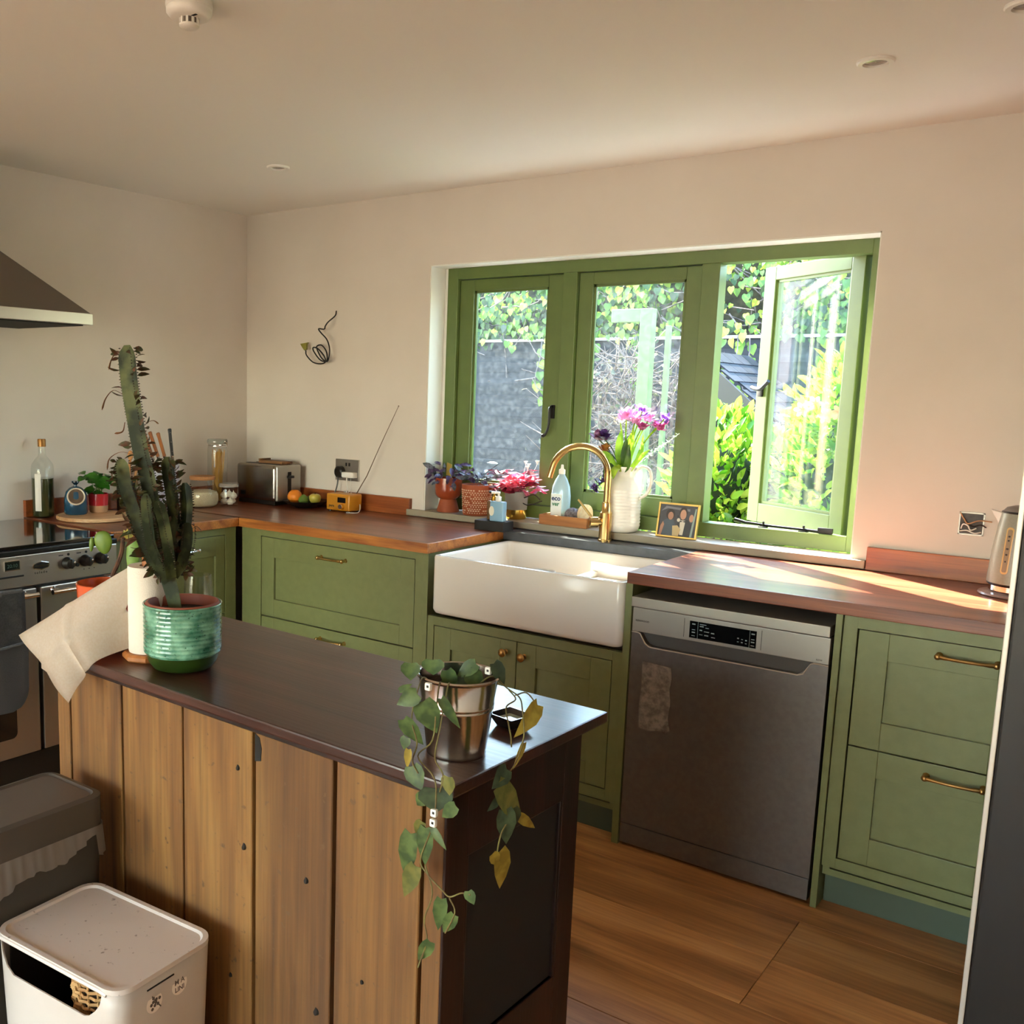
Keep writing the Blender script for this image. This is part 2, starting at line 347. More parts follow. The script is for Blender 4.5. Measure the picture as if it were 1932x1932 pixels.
# floor of real planks
bq = B(); bq.box(-.25, XR+.25, YB-.2, WT, -.1, -.014); flo = setp(bq.out('floor', DARK, smooth=None), kind='structure')
y = -.735+.2525*3; row = 0
random.seed(3)
while y > YB:
    y1 = y-.2525
    xs = [-.02]; off = [1.25, 3.05, 2.2, 1.0, 2.75, 1.9][(row-3) % 6] if row != 3 else 3.05
    xs += sorted({off} | ({off-1.9} if off > 2.0 else {off+1.9})); xs.append(XR)
    for x0, x1 in zip(xs, xs[1:]):
        p_ = B(); p_.box(x0+.0008, x1-.0008, max(y1, YB)+.0008, min(y, 0)-.0008, -.014, 0, .0012, 1); p_.out('floor_plank', OAKF, flo, smooth=None)
    y = y1; row += 1
# ------------------------------------------------------------------ window
win = thing('window_1', None, None, (2.037, .14, .955), kind='structure')
FY0, FY1 = .11, .18
f_ = B()
f_.box(1.1605, 1.214, FY0, FY1, .958, 2.02, .002); f_.box(2.884, 2.93, FY0, FY1, .958, 2.02, .002)
f_.box(1.214, 2.884, FY0, FY1, 1.971, 2.02, .002); f_.box(1.214, 2.884, FY0, FY1, .958, 1.012, .002)
f_.out('window_frame', WINP, win, smooth=None)
for x0, x1 in ((1.731, 1.793), (2.305, 2.373)):
    m_ = B(); m_.box(x0, x1, FY0, FY1, 1.012, 1.971, .002); m_.out('mullion', WINP, win, smooth=None)
bq = B(); bq.box(1.1435, 1.1605, FY0, FY1, .958, 2.02); bq.out('jamb_fillet', REVEAL, win, smooth=None)
def casement(x0, x1, z0, z1, yf, st, glassm, rot=0., hinge=None, handle=None):
    """one leaf: stiles, rails and glazing bead as the leaf mesh, the pane and the ironmongery beneath it"""
    c_ = B(); yb = yf+.04; stl, top, bot = st
    M = Matrix.Identity(4)
    if rot: M = Matrix.Translation(Vector(hinge)) @ Matrix.Rotation(rot, 4, 'Z') @ Matrix.Translation(-Vector(hinge))
    for bx in ((x0, x0+stl, z0, z1), (x1-stl, x1, z0, z1), (x0+stl, x1-stl, z1-top, z1), (x0+stl, x1-stl, z0, z0+bot)):
        c_.box(bx[0], bx[1], yf, yb, bx[2], bx[3], .0025, mtx=M)
    for bx in ((x0+stl, x0+stl+.01, z0+bot, z1-top), (x1-stl-.01, x1-stl, z0+bot, z1-top), (x0+stl, x1-stl, z1-top-.01, z1-top), (x0+stl, x1-stl, z0+bot, z0+bot+.01)):
        c_.box(bx[0], bx[1], yf+.008, yf+.02, bx[2], bx[3], mtx=M)
    cs = c_.out('casement', WINP, win, smooth=None)
    g_ = B(); g_.box(x0+stl-.004, x1-stl+.004, yf+.02, yf+.024, z0+bot-.004, z1-top+.004, mtx=M); g_.out('glass_pane', glassm, cs, smooth=None)
    if handle:
        hx, hz = handle; h_ = B()
        h_.box(hx-.009, hx+.009, yf-.008, yf, hz-.028, hz+.028, .003, mtx=M)
        pts = [(hx, yf-.012, hz+.022), (hx-.002, yf-.028, hz+.014), (hx-.001, yf-.030, hz-.01), (hx-.002, yf-.028, hz-.045), (hx-.008, yf-.027, hz-.075), (hx-.02, yf-.027, hz-.097), (hx-.027, yf-.028, hz-.1)]
        h_.tube([M @ Vector(p) for p in spline(pts, 4)], [.0055]*22+[.008]*3, 8); h_.ball(M @ Vector((hx-.028, yf-.028, hz-.1)), .0085)
        h_.out('casement_handle', BLACKM, cs)
    return cs
casement(1.217, 1.728, 1.0145, 1.9685, .128, (.072, .047, .077), PANE, handle=(1.703, 1.41))
casement(1.796, 2.3025, 1.0145, 1.9685, .128, (.062, .047, .073), PANE)
hz_ = (2.872, .182, 0)
cs3 = casement(2.372, 2.878, 1.0, 1.982, .145, (.062, .05, .075), PANE3, rot=R(-33.5), hinge=hz_)
M3 = Matrix.Translation(Vector(hz_)) @ Matrix.Rotation(R(-33.5), 4, 'Z') @ Matrix.Translation(-Vector(hz_))
h_ = B(); hx, hzz, yf = 2.402, 1.52, .145
h_.box(hx-.012, hx+.012, yf-.01, yf, hzz-.03, hzz+.012, .003, mtx=M3)
h_.tube([M3 @ Vector(p) for p in spline([(hx-.03, yf-.024, hzz+.006), (hx, yf-.03, hzz), (hx+.03, yf-.03, hzz), (hx+.055, yf-.028, hzz+.018), (hx+.07, yf-.028, hzz+.03)], 4)], .0075, 8)
h_.out('casement_handle', BLACKM, cs3)
s_ = B()  # casement stay resting across the frame
s_.tube([(2.475, .168, 1.028), (2.52, .16, 1.022), (2.62, .14, 1.02), (2.72, .13, 1.02), (2.79, .122, 1.019)], [.008, .006, .005, .005, .006], 8)
s_.box(2.785, 2.835, .118, .132, 1.013, 1.034, .003); s_.box(2.575, 2.605, .128, .15, 1.012, 1.016, .001); s_.cyl((2.59, .14, 1.014), (2.59, .14, 1.034), .004, seg=8)
s_.box(2.72, 2.75, .118, .14, 1.012, 1.016, .001); s_.cyl((2.735, .13, 1.014), (2.735, .13, 1.034), .004, seg=8)
s_.out('window_stay', BLACKM, win)
s_ = B(); s_.box(1.063, 2.9785, -.026, -.0005, .9275, .955, .003); s_.box(1.144, 2.93, -.004, .11, .9275, .9549); s_.out('window_sill', SILL, win, smooth=None)
# ------------------------------------------------------------------ worktops
HW = .9245; TK = .0375
w1 = thing('worktop', 'corner worktop of reddish brown wood running from the range to the sink', 'worktop', (.3, -.3, HW-TK))
t_ = B(); t_.box(.002, .60, -1.288, -.6385, HW-TK, HW); t_.box(.002, 1.612, -.622, -.002, HW-TK, HW); t_.out('worktop_slab', WTOP, w1, smooth=None)
t_ = B(); t_.box(.60, .6183, -1.288, -.6385, HW-TK, HW, .002); t_.box(.6183, 1.63, -.6385, -.622, HW-TK, HW, .002); t_.box(1.612, 1.63, -.622, -.10, HW-TK, HW, .002)
t_.box(1.612, 1.63, -.10, -.002, HW-TK, HW); t_.out('worktop_edge', WEDGE, w1, smooth=None)
w2 = thing('worktop', 'straight wooden worktop over the dishwasher, lit by patches of sun', 'worktop', (2.9, -.3, HW-TK))
t_ = B(); t_.box(2.418, 3.548, -.6385, -.0, HW-TK, HW, .0025); t_.out('worktop_slab', WTOP, w2, smooth=None)
s_ = B(); s_.box(1.631, 2.417, -.112, -.001, HW-TK, HW-.001, .002); setp(s_.out('stone_ledge', SLATE, smooth=None), 'dark slate ledge between the sink and the window sill', 'ledge')
u_ = B(); u_.box(.03, 1.077, -.021, -.001, HW+.0005, 1.0015, .0015); setp(u_.out('worktop_upstand', UPST, smooth=None), 'wooden upstand behind the yellow radio and the toaster', 'upstand')
u_ = B(); u_.box(2.981, 3.7, -.021, -.001, HW+.0005, 1.0015, .0015); setp(u_.out('worktop_upstand', UPST, smooth=None), 'reddish wooden upstand behind the kettle, right of the window', 'upstand')
u_ = B(); u_.box(.001, .021, -1.288, -.03, HW+.0005, .995, .0015); setp(u_.out('worktop_upstand', UPST, smooth=None), 'wooden upstand on the left wall behind the bottle and herb pot', 'upstand')

# ------------------------------------------------------------------ base cabinets
def pull(parent, p, ax, out, L=.135, m=BRASS2):
    """bow handle: two mushroom feet and a gently bowed bar"""
    p, ax, out = Vector(p), Vector(ax), Vector(out); h = B()
    for sgn in (-1, 1):
        q = p+ax*(L/2*sgn); h.tube([q, q+out*.004, q+out*.022], [.009, .006, .006], 10); h.ball(q+out*.024, .009, (1, 1, 1), 10)
    h.tube(spline([p-ax*(L/2)+out*.024, p-ax*(L/4)+out*.032, p+out*.034, p+ax*(L/4)+out*.032, p+ax*(L/2)+out*.024], 4), [.006]*3+[.0045]*11+[.006]*3, 8)
    return h.out('handle', m, parent)
def knob(parent, p, out):
    h = B(); p, out = Vector(p), Vector(out); h.tube([p, p+out*.003, p+out*.012, p+out*.02, p+out*.028, p+out*.033, p+out*.035], [.009, .006, .0055, .012, .0155, .011, .002], 14)
    return h.out('knob', BRASS2, parent)
def shaker(root, name, x0, x1, z0, z1, fy, fr, axis='y', th=.02, sides=None):
    """framed door or drawer front: frame members round a sunk panel; returns the part"""
    h = B(); fl, frr, ft, fb = fr
    def bx(u0, u1, w0, w1, d0, d1, bev=0.):
        if axis == 'y': h.box(u0, u1, fy+d0, fy+d1, w0, w1, bev)
        else: h.box(fy-d1, fy-d0, u0, u1, w0, w1, bev)
    bx(x0, x0+fl, z0, z1, 0, th, .0015); bx(x1-frr, x1, z0, z1, 0, th, .0015); bx(x0+fl, x1-frr, z1-ft, z1, 0, th, .0015); bx(x0+fl, x1-frr, z0, z0+fb, 0, th, .0015)
    bx(x0+fl-.002, x1-frr+.002, z0+fb-.002, z1-ft+.002, .0115, th)
    return h.out(name, SAGE, root, smooth=None)
FY = -.618
# corner unit facing the room, two deep drawers
c1 = thing('base_cabinet', 'sage green base cabinet with two drawers in the corner left of the sink', 'cabinet', (1.1, -.3, 0))
k = B()
k.box(.6185, .735, FY, FY+.02, .13, .886, .001); k.box(1.559, 1.6, FY, FY+.02, .13, .886, .001); k.box(.735, 1.559, FY, FY+.02, .857, .886); k.box(.735, 1.559, FY, FY+.02, .13, .165)
k.box(.62, 1.6, FY+.02, -.01, .10, .12); k.box(.62, .64, FY+.02, -.01, .12, .886); k.box(1.58, 1.6, FY+.02, -.01, .12, .886); k.out('carcass', SAGE, c1, smooth=None)
k = B(); k.box(.64, 1.58, FY+.045, FY+.05, .12, .886); k.out('inside_back', DARK, c1, smooth=None)
k = B(); k.box(.62, 1.6, FY+.06, FY+.075, 0, .12); k.out('plinth', SAGE2, c1, smooth=None)
for z0, z1, hz in ((.512, .854, .806), (.169, .507, .466)):
    d = shaker(c1, 'drawer', .738, 1.556, z0, z1, FY+.001, (.074, .066, .085, .077)); pull(d, (1.147, FY+.001, hz), (1, 0, 0), (0, -1, 0), .13, BRASS)
k = B(); k.box(1.601, 1.6225, FY-.004, -.01, 0, .886, .001); setp(k.out('end_panel', SAGE, smooth=None), 'narrow sage green upright panel left of the white sink', 'panel')
# unit returning along the left wall
c0 = thing('base_cabinet', 'sage green base cabinet between the steel range and the corner', 'cabinet', (.3, -.95, 0))
k = B(); k.box(.58, .60, -.70, -.6385, .13, .886, .001); k.box(.58, .60, -1.285, -1.245, .13, .886, .001); k.box(.58, .60, -1.245, -.70, .855, .886); k.box(.58, .60, -1.245, -.70, .13, .165)
k.box(.01, .58, -1.285, -1.27, .1, .886); k.box(.01, .58, -1.27, -.64, .10, .12); k.out('carcass', SAGE, c0, smooth=None)
k = B(); k.box(.53, .535, -1.27, -.64, .12, .886); k.out('inside_back', DARK, c0, smooth=None)
k = B(); k.box(.52, .535, -1.285, -.64, 0, .12); k.out('plinth', SAGE2, c0, smooth=None)
d = shaker(c0, 'drawer', -1.242, -.703, .512, .852, .60-.001, (.06, .05, .085, .075), axis='x'); pull(d, (.599, -.94, .806), (0, 1, 0), (1, 0, 0), .15, CHROME)
d = shaker(c0, 'drawer', -1.242, -.703, .168, .507, .60-.001, (.06, .05, .085, .075), axis='x'); pull(d, (.599, -.94, .466), (0, 1, 0), (1, 0, 0), .15, CHROME)
# sink unit
c2 = thing('sink_cabinet', 'sage green two door cabinet under the white sink', 'cabinet', (2.02, -.3, 0))
k = B(); k.box(1.624, 1.652, FY, FY+.02, .133, .652, .001); k.box(2.375, 2.409, FY, FY+.02, .133, .652, .001); k.box(1.652, 2.375, FY, FY+.02, .619, .652); k.box(1.652, 2.375, FY, FY+.02, .133, .172)
k.box(1.624, 2.409, FY+.02, -.01, .10, .12); k.box(1.626, 1.645, FY+.02, -.01, .12, .64); k.box(2.385, 2.406, FY+.02, -.01, .12, .64); k.out('carcass', SAGE, c2, smooth=None)
k = B(); k.box(1.65, 2.38, FY+.045, FY+.05, .12, .64); k.out('inside_back', DARK, c2, smooth=None)
k = B(); k.box(1.624, 2.409, FY+.06, FY+.075, 0, .12); k.out('plinth', SAGE2, c2, smooth=None)
d = shaker(c2, 'door', 1.655, 2.0105, .175, .616, FY+.001, (.074, .066, .08, .075)); knob(d, (1.968, FY+.001, .574), (0, -1, 0))
d = shaker(c2, 'door', 2.0135, 2.372, .175, .616, FY+.001, (.076, .074, .08, .075)); knob(d, (2.044, FY+.001, .57), (0, -1, 0))
k = B(); k.box(2.411, 2.4345, FY-.008, -.01, 0, .886, .001); setp(k.out('end_panel', SAGE, smooth=None), 'narrow sage green upright panel between the sink and the dishwasher', 'panel')
k = B(); k.box(3.046, 3.064, FY-.008, -.01, 0, .886, .001); setp(k.out('end_panel', SAGE, smooth=None), 'narrow sage green upright panel right of the dishwasher', 'panel')
# right drawers
c3 = thing('base_cabinet', 'sage green two drawer cabinet at the right beside the fridge', 'cabinet', (3.3, -.3, 0))
k = B(); XE = 3.55
k.box(3.066, 3.103, FY, FY+.02, .134, .886, .001); k.box(3.103, XE, FY, FY+.02, .851, .886); k.box(3.103, XE, FY, FY+.02, .134, .166); k.box(3.515, XE, FY, FY+.02, .166, .851)
k.box(3.066, XE, FY+.02, -.01, .10, .12); k.box(3.066, 3.085, FY+.02, -.01, .12, .886); k.out('carcass', SAGE, c3, smooth=None)
k = B(); k.box(3.09, XE, FY+.045, FY+.05, .12, .886); k.out('inside_back', DARK, c3, smooth=None)
k = B(); k.box(3.066, XE, FY+.06, FY+.075, 0, .12); k.out('plinth', SAGE2, c3, smooth=None)
for z0, z1, hz in ((.513, .848, .818), (.169, .509, .479)):
    d = shaker(c3, 'drawer', 3.107, 3.512, z0, z1, FY+.001, (.078, .065, .078, .08)); pull(d, (3.376, FY+.001, hz-.006), (1, 0, 0), (0, -1, 0), .135)

# ------------------------------------------------------------------ dishwasher
dw = thing('dishwasher', 'silver grey freestanding dishwasher under the sunlit worktop', 'dishwasher', (2.74, -.3, 0))
k = B(); X0, X1, DY = 2.4395, 3.0375, -.6255
k.box(X0+.002, X1-.012, DY+.03, -.03, .012, .846, .002); k.out('body', mat('dishwasher_side', '2A2624', .5), dw, smooth=None)
DWL = mat('light_steel', 'A69E93', .36, metal=.55)
k = B(); k.box(X0, X1, -.641, -.04, .816, .848, .002); k.out('top_lid', DWL, dw, smooth=None)
k = B(); k.box(X0, X1, DY, DY+.03, .733, .811, .002); cp = k.out('control_panel', DWL, dw, smooth=None)
k = B(); k.box(X0+.004, X1-.004, DY+.012, DY+.03, .811, .816); k.out('shadow_gap', DARK, dw, smooth=None)
k = B(); k.box(2.628, 2.832, DY-.0012, DY, .744, .797, .0004); k.out('display', mat('display_glass', '0A0D0E', .08), cp, smooth=None)
DISPL = mat('display_marks', '93A0A0', .5)
k = B()
for x in (2.654, 2.812): k.box(x, x+.0008, DY-.0018, DY-.001, .744, .797)
for i, (x, z, l) in enumerate([(2.66, .789, .02), (2.66, .782, .012), (2.678, .78, .01), (2.66, .77, .008), (2.674, .768, .016), (2.696, .766, .01), (2.66, .757, .01), (2.676, .756, .012), (2.697, .754, .012),
      (2.776, .765, .005), (2.788, .764, .005), (2.80, .762, .005), (2.776, .755, .005), (2.788, .754, .005), (2.80, .753, .005), (2.636, .786, .01), (2.636, .769, .01), (2.636, .76, .01), (2.636, .75, .01), (2.817, .785, .01), (2.817, .769, .01), (2.817, .76, .01), (2.817, .75, .01)]):
    k.box(x, x+l, DY-.0018, DY-.001, z, z+.002+.0014*(i % 2))
k.out('display_symbols', DISPL, cp, smooth=None)
for x in (2.61, 2.846):
    k = B(); k.box(x, x+.0012, DY-.0006, DY+.001, .742, .802); k.out('panel_groove', DARK, cp, smooth=None)
INK = mat('dark_print', '2A2623', .6)
text('brand_lettering', 'KENWOOD', .0085, INK, (2.4505, DY-.0004, .7665), (R(90), 0, 0), cp)
text('model_lettering', 'KDW', .007, INK, (3.003, DY-.0004, .741), (R(90), 0, 0), cp)
k = B(); zt = .727   # door with scooped grip: outline lowered in the middle
poly = [(X0, .082), (X1, .082), (X1, .731), (2.996, .731), (2.985, .722), (2.972, .702), (2.955, .690), (2.51, .690), (2.493, .695), (2.482, .707), (2.472, .724), (2.46, .731), (X0, .731)]
k.prism([(p[0], p[1]) for p in poly], (0, DY+.001, 0), (1, 0, 0), (0, 0, 1), (0, .028, 0)); dd = k.out('door', STEELD, dw, smooth=None)
k = B(); k.prism([(2.46, .733), (2.472, .724), (2.482, .705), (2.493, .69), (2.955, .686), (2.972, .70), (2.985, .72), (2.996, .733)], (0, DY+.022, 0), (1, 0, 0), (0, 0, 1), (0, .01, 0)); k.out('handle_recess', mat('recess_grey', '4A443E', .6), dd, smooth=None)
k = B(); k.tube([(X0, DY, .7305), (2.458, DY, .7305), (2.468, DY, .728), (2.478, DY, .712), (2.486, DY, .698), (2.5, DY, .6895), (2.51, DY, .688), (2.955, DY, .688), (2.97, DY, .693), (2.982, DY, .714), (2.99, DY, .727), (2.998, DY, .7305), (X1, DY, .7305)], .0022, 6); k.out('handle_lip', mat('pale_trim', 'BDB3A6', .3, metal=.6), dd)
k = B()
random.seed(5); poly = [(2.482, .639), (2.578, .635), (2.582, .60), (2.577, .56), (2.584, .52), (2.578, .47), (2.586, .43), (2.57, .415), (2.555, .424), (2.52, .413), (2.483, .418), (2.479, .5), (2.484, .56)]
k.prism(poly, (0, DY-.0004, 0), (1, 0, 0), (0, 0, 1), (0, .0012, 0)); k.out('sticker_residue', mat('sticker_residue', '8E8378', .9, color2='665D55', nscale=60), dd, smooth=None)
k = B(); k.box(X0, X1-.001, DY+.001, DY+.03, .012, .079, .0015); k.out('kick_panel', STEELD, dw, smooth=None)
k = B(); [k.cyl((x, y_, .0), (x, y_, .02), .016, seg=10) for x in (2.48, 2.99) for y_ in (-.55, -.1)]; k.out('feet', BLACK, dw)

# ------------------------------------------------------------------ sink
sk = thing('belfast_sink', 'large white ceramic farmhouse sink below the window', 'sink', (2.03, -.37, .666))
SX0, SX1, SY0, SY1, SZ0, SZ1 = 1.655, 2.4105, -.6443, -.105, .666, .887
k = B(); t = bmesh.new()
def ring(x0, x1, y0, y1, z, r): return [t.verts.new((p[0], p[1], z)) for p in rrect(x0, x1, y0, y1, r, 6)]
w_ = .021
rings = [ring(SX0+.02, SX1-.02, SY0+.02, SY1-.02, SZ0-.0, .02), ring(SX0+.006, SX1-.006, SY0+.006, SY1-.006, SZ0+.006, .022), ring(SX0, SX1, SY0, SY1, SZ0+.02, .022),
         ring(SX0, SX1, SY0, SY1, SZ1-.008, .022), ring(SX0+.003, SX1-.003, SY0+.003, SY1-.003, SZ1-.001, .02), ring(SX0+.008, SX1-.008, SY0+.008, SY1-.008, SZ1, .018), ring(SX0+w_-.006, SX1-w_+.006, SY0+w_-.006, SY1-w_+.006, SZ1, .02), ring(SX0+w_, SX1-w_, SY0+w_, SY1-w_, SZ1-.008, .02),
         ring(SX0+w_, SX1-w_, SY0+w_, SY1-w_, SZ0+.05, .02), ring(SX0+w_+.02, SX1-w_-.02, SY0+w_+.02, SY1-w_-.02, SZ0+.028, .03)]
for A, Q in zip(rings, rings[1:]):
    n_ = len(A)
    for i in range(n_): t.faces.new((A[i], A[(i+1) % n_], Q[(i+1) % n_], Q[i]))
t.faces.new(rings[0][::-1]); t.faces.new(rings[-1]); k._merge(t); k.out('basin', PORC, sk, smooth=50)
k = B(); k.lathe([(.001, .0302), (.03, .0302), (.042, .0285), (.044, .028)], (2.03, -.37, SZ0), 20, cap0=False); k.out('waste', CHROME, sk)
# white dish rack corner and striped scourer seen over the rim
k = B(); k.box(2.09, 2.36, -.36, -.20, .80, .812, .003, mtx=None); k.box(2.08, 2.37, -.215, -.203, .80, .862, .003); k.box(2.09, 2.11, -.36, -.2, .812, .83, .003); k.box(2.1, 2.12, -.35, -.33, .695, .80); k.box(2.33, 2.35, -.35, -.33, .695, .80); k.box(2.1, 2.12, -.23, -.21, .695, .80); k.box(2.33, 2.35, -.23, -.21, .695, .80)
setp(k.out('draining_tray', WHITEP, smooth=None), 'white plastic tray standing inside the sink bowl', 'tray')
mg = thing('enamel_mug', 'small striped mug standing in the sink bowl', 'mug', (2.0, -.42, .695))
k = B(); k.lathe([(.001, .0), (.036, 0), (.04, .01), (.041, .145), (.038, .15), (.035, .145), (.034, .01), (.001, .008)], (2.0, -.42, .695), 24); k.out('mug_body', WHITEP, mg)
for z in (.105, .12, .135):
    k = B(); k.lathe([(.0405, 0), (.0418, .001), (.0418, .004), (.0405, .005)], (2.0, -.42, .695+z), 24); k.out('stripe', mat('mug_stripe', '4A4650', .5), mg)
# ------------------------------------------------------------------ tap
tp = thing('kitchen_tap', 'brass gooseneck mixer tap rising behind the sink', 'tap', (2.058, -.062, HW))
k = B(); bx_, by_ = 2.058, -.062
k.lathe([(.001, 0), (.026, 0), (.026, .006), (.0235, .008), (.0235, .11), (.020, .114), (.0175, .118), (.0175, .15), (.013, .153)], (bx_, by_, HW-.001), 24, cap0=True); k.out('tap_body', BRASS, tp)
k = B(); dirv = Vector((-.21, -.155, 0)).normalized(); rad = .108; zc = HW+.255
pts = [Vector((bx_, by_, HW+.14)), Vector((bx_, by_, zc-.03))]+[Vector((bx_, by_, zc))+dirv*(rad-rad*math.cos(R(t_)))+Vector((0, 0, rad*math.sin(R(t_)))) for t_ in range(0, 171, 10)]
pts.append(pts[-1]+(pts[-1]-pts[-2]).normalized()*.035)
k.tube(pts, .0135, 16); k.out('spout', BRASS, tp)
k = B(); ld = Vector((-.75, -.66, 0)).normalized(); q = Vector((bx_, by_, HW+.072)); k.tube([q, q+ld*.03, q+ld*.032, q+ld*.062, q+ld*.064], [.014, .014, .021, .021, .018], 20)
q2 = q+ld*.052; k.tube([q2+Vector((0, 0, .015)), q2+Vector((-.055, -.02, .085))], [.0055, .0045], 10); k.out('lever', BRASS, tp)
# ------------------------------------------------------------------ range cooker
RX = .65; RY0, RY1 = -2.3, -1.2985; RZ = .9195
rg = thing('range_cooker', 'wide stainless steel range cooker with black glass hob on the left wall', 'cooker', (.33, -1.8, 0))
k = B(); k.box(.012, RX-.03, RY0, RY1, .03, .888, .001); k.out('body', mat('range_side', '3A3835', .4, metal=.6), rg, smooth=None)
k = B(); k.box(.012, RX-.012, RY0+.002, RY1-.002, .906, RZ, .002); k.out('hob_glass', HOBG, rg, smooth=None)
k = B(); k.box(.012, RX+.004, RY0, RY1, .888, .906, .003); k.out('hob_rim', mat('black_rim', '1B1A19', .3, metal=.3), rg, smooth=None)
RSTEEL = mat('range_steel', 'B6B0A8', .3, metal=.95, bump=.06, bscale=150, stretch=(1, .05, 1))
k = B(); k.box(RX-.03, RX, RY0, RY1, .775, .886, .003); cpn = k.out('control_panel', RSTEEL, rg, smooth=None)
for y, z, r in ((-1.517, .838, .0205), (-1.441, .8385, .0205), (-1.374, .8395, .0205), (-1.30-.012*0-.0, .84, 0)):
    if r:
        k = B(); k.tube([(RX, y, z), (RX+.008, y, z), (RX+.01, y, z), (RX+.03, y, z), (RX+.033, y, z)], [r*1.08, r*1.08, r, r*.86, r*.6], 20); k.box(RX+.03, RX+.036, y-.0035, y+.0035, z-.017, z+.017, .001)
        kb = k.out('control_knob', BLACK, cpn); k = B(); k.ball((RX+.030, y+.012, z+.004), .005, seg=10); k.out('knob_cap', CHROME, kb)
k = B(); k.tube([(RX, -1.484, .829), (RX+.02, -1.484, .829)], [.008, .0065], 14); k.out('minute_knob', BLACK, cpn)
for y, z in ((-1.54, .868), (-1.465, .869)):
    k = B(); k.box(RX, RX+.0015, y-.01, y+.008, z-.0015, z+.0015); k.out('mark', DARK, cpn, smooth=None)
    k = B(); k.cyl((RX, y+.03, z+.001), (RX+.002, y+.03, z+.001), .0048, seg=12); k.out('mark', DARK, cpn)
for i in range(3):
    k = B(); k.cyl((RX, -1.445+.022*i, .806), (RX+.001, -1.445+.022*i, .806), .0018, seg=8); k.out('mark', DARK, cpn)
k = B(); k.prism([(-.034, 0), (-.03, .009), (0, .016), (.03, .009), (.034, 0), (.03, -.009), (0, -.016), (-.03, -.009)], (RX, -1.623, .842), (0, 1, 0), (0, 0, 1), (.004, 0, 0), .0008); bd = k.out('badge', CHROME, cpn, smooth=None)
k = B(); k.prism([(-.03, 0), (-.027, .007), (0, .0125), (.027, .007), (.03, 0), (.027, -.007), (0, -.0125), (-.027, -.007)], (RX+.004, -1.623, .842), (0, 1, 0), (0, 0, 1), (.001, 0, 0)); k.out('badge_field', BLACK, bd, smooth=None)
RT = (R(90), 0, R(90))
text('badge_lettering', 'RANGEMASTER', .0088, CHROME, (RX+.0052, -1.623, .8392), RT, bd, align='CENTER')
tt = text('panel_lettering', 't o l e d o', .0125, INK, (RX+.0004, -1.623, .8135), RT, cpn, align='CENTER', bold=.0002)
k = B(); k.box(RX, RX+.003, -1.765, -1.705, .837, .873, .001); k.out('clock_frame', CHROME, cpn, smooth=None)
k = B(); k.box(RX+.003, RX+.0036, -1.762, -1.708, .841, .869); ck = k.out('clock_window', mat('clock_window', '1A211D', .1), cpn, smooth=None)
k = B(); k.box(RX, RX+.004, -1.84, -1.692, .812, .8185, .001); k.out('clock_buttons', BLACK, cpn, smooth=None)
text('clock_digits', '20:10', .018, mat('clock_green', '34503F', .5), (RX+.0037, -1.735, .848), RT, ck, align='CENTER')
def odoor(y0, y1, window, hy0, hy1):
    k = B(); k.box(RX-.03, RX-.001, y0, y1, .163, .764, .004); d_ = k.out('oven_door', RSTEEL, rg, smooth=None)
    if window:
        k = B(); k.prism(rrect(*window, .02, 4), (RX-.001, 0, 0), (0, 1, 0), (0, 0, 1), (.0015, 0, 0)); k.out('oven_window', HOBG, d_, smooth=None)
    k = B(); k.tube([(RX+.042, hy0, .748), (RX+.042, hy1, .748)], .0095, 14)
    for y in (hy0+.03, hy1-.03): k.tube([(RX-.001, y, .748), (RX+.004, y, .748), (RX+.042, y, .748)], [.012, .008, .008], 12)
    k.out('door_handle', CHROME, d_)
    return d_
odoor(-1.626, RY1-.004, None, -1.605, -1.33); odoor(-2.25, -1.642, (-2.17, -1.735, .235, .62), -2.22, -1.662)
k = B(); k.box(RX-.035, RX-.018, RY0, RY1, .03, .155, .002); k.out('kick_plate', BLACK, rg, smooth=None)
k = B(); [k.cyl((x, y, 0), (x, y, .035), .02, seg=10) for x in (.08, .58) for y in (-2.25, -1.34)]; setp(k.out('feet', BLACK, rg), kind='stuff')
# double oven glove over the handle
og = thing('oven_glove', 'grey quilted oven glove hung over the left door handle of the range', 'oven glove', (RX+.06, -1.83, .76))
GL = mat('grey_quilt', '54504B', .95, color2='47433F', nscale=150, sheen=.3, bump=.3, bscale=300)
def cloth(y0, y1, z0, z1, rnd, quilt, x, m, nm, thick=.016, N=26):
    t = bmesh.new(); g = []
    for i in range(N+1):
        rowv = []
        for j in range(N+1):
            u_, v_ = i/N, j/N; y = y0+(y1-y0)*u_; z = z0+(z1-z0)*v_
            if rnd and v_ < .3:
                q_ = 1-v_/.3; s_ = math.sqrt(max(0, 1-q_*q_)); cy = (y0+y1)/2; y = cy+(y-cy)*(.35+.65*s_)
            dx = 0
            if quilt:
                a_ = (y+z)/.062; b_ = (y-z)/.062; dx = .006*(abs(math.sin(math.pi*a_))*abs(math.sin(math.pi*b_)))**.35
            edge = min(u_, 1-u_, v_)*14
            rowv.append(t.verts.new((x+(dx+.004)*min(1, edge)+.004*math.sin(y*40+z*12), y, z)))
        g.append(rowv)
    for i in range(N):
        for j in range(N): t.faces.new((g[i][j], g[i+1][j], g[i+1][j+1], g[i][j+1]))
    r_ = bmesh.ops.solidify(t, geom=t.faces[:], thickness=-thick)
    b_ = B(); b_._merge(t); return b_.out(nm, m, og)
cloth(-1.93, -1.732, .585, .775, False, True, RX+.068, GL, 'quilted_band')
cloth(-1.93, -1.726, .36, .60, True, False, RX+.072, mat('grey_pocket', '5C5650', .95, sheen=.3, bump=.2, bscale=250), 'glove_pocket')
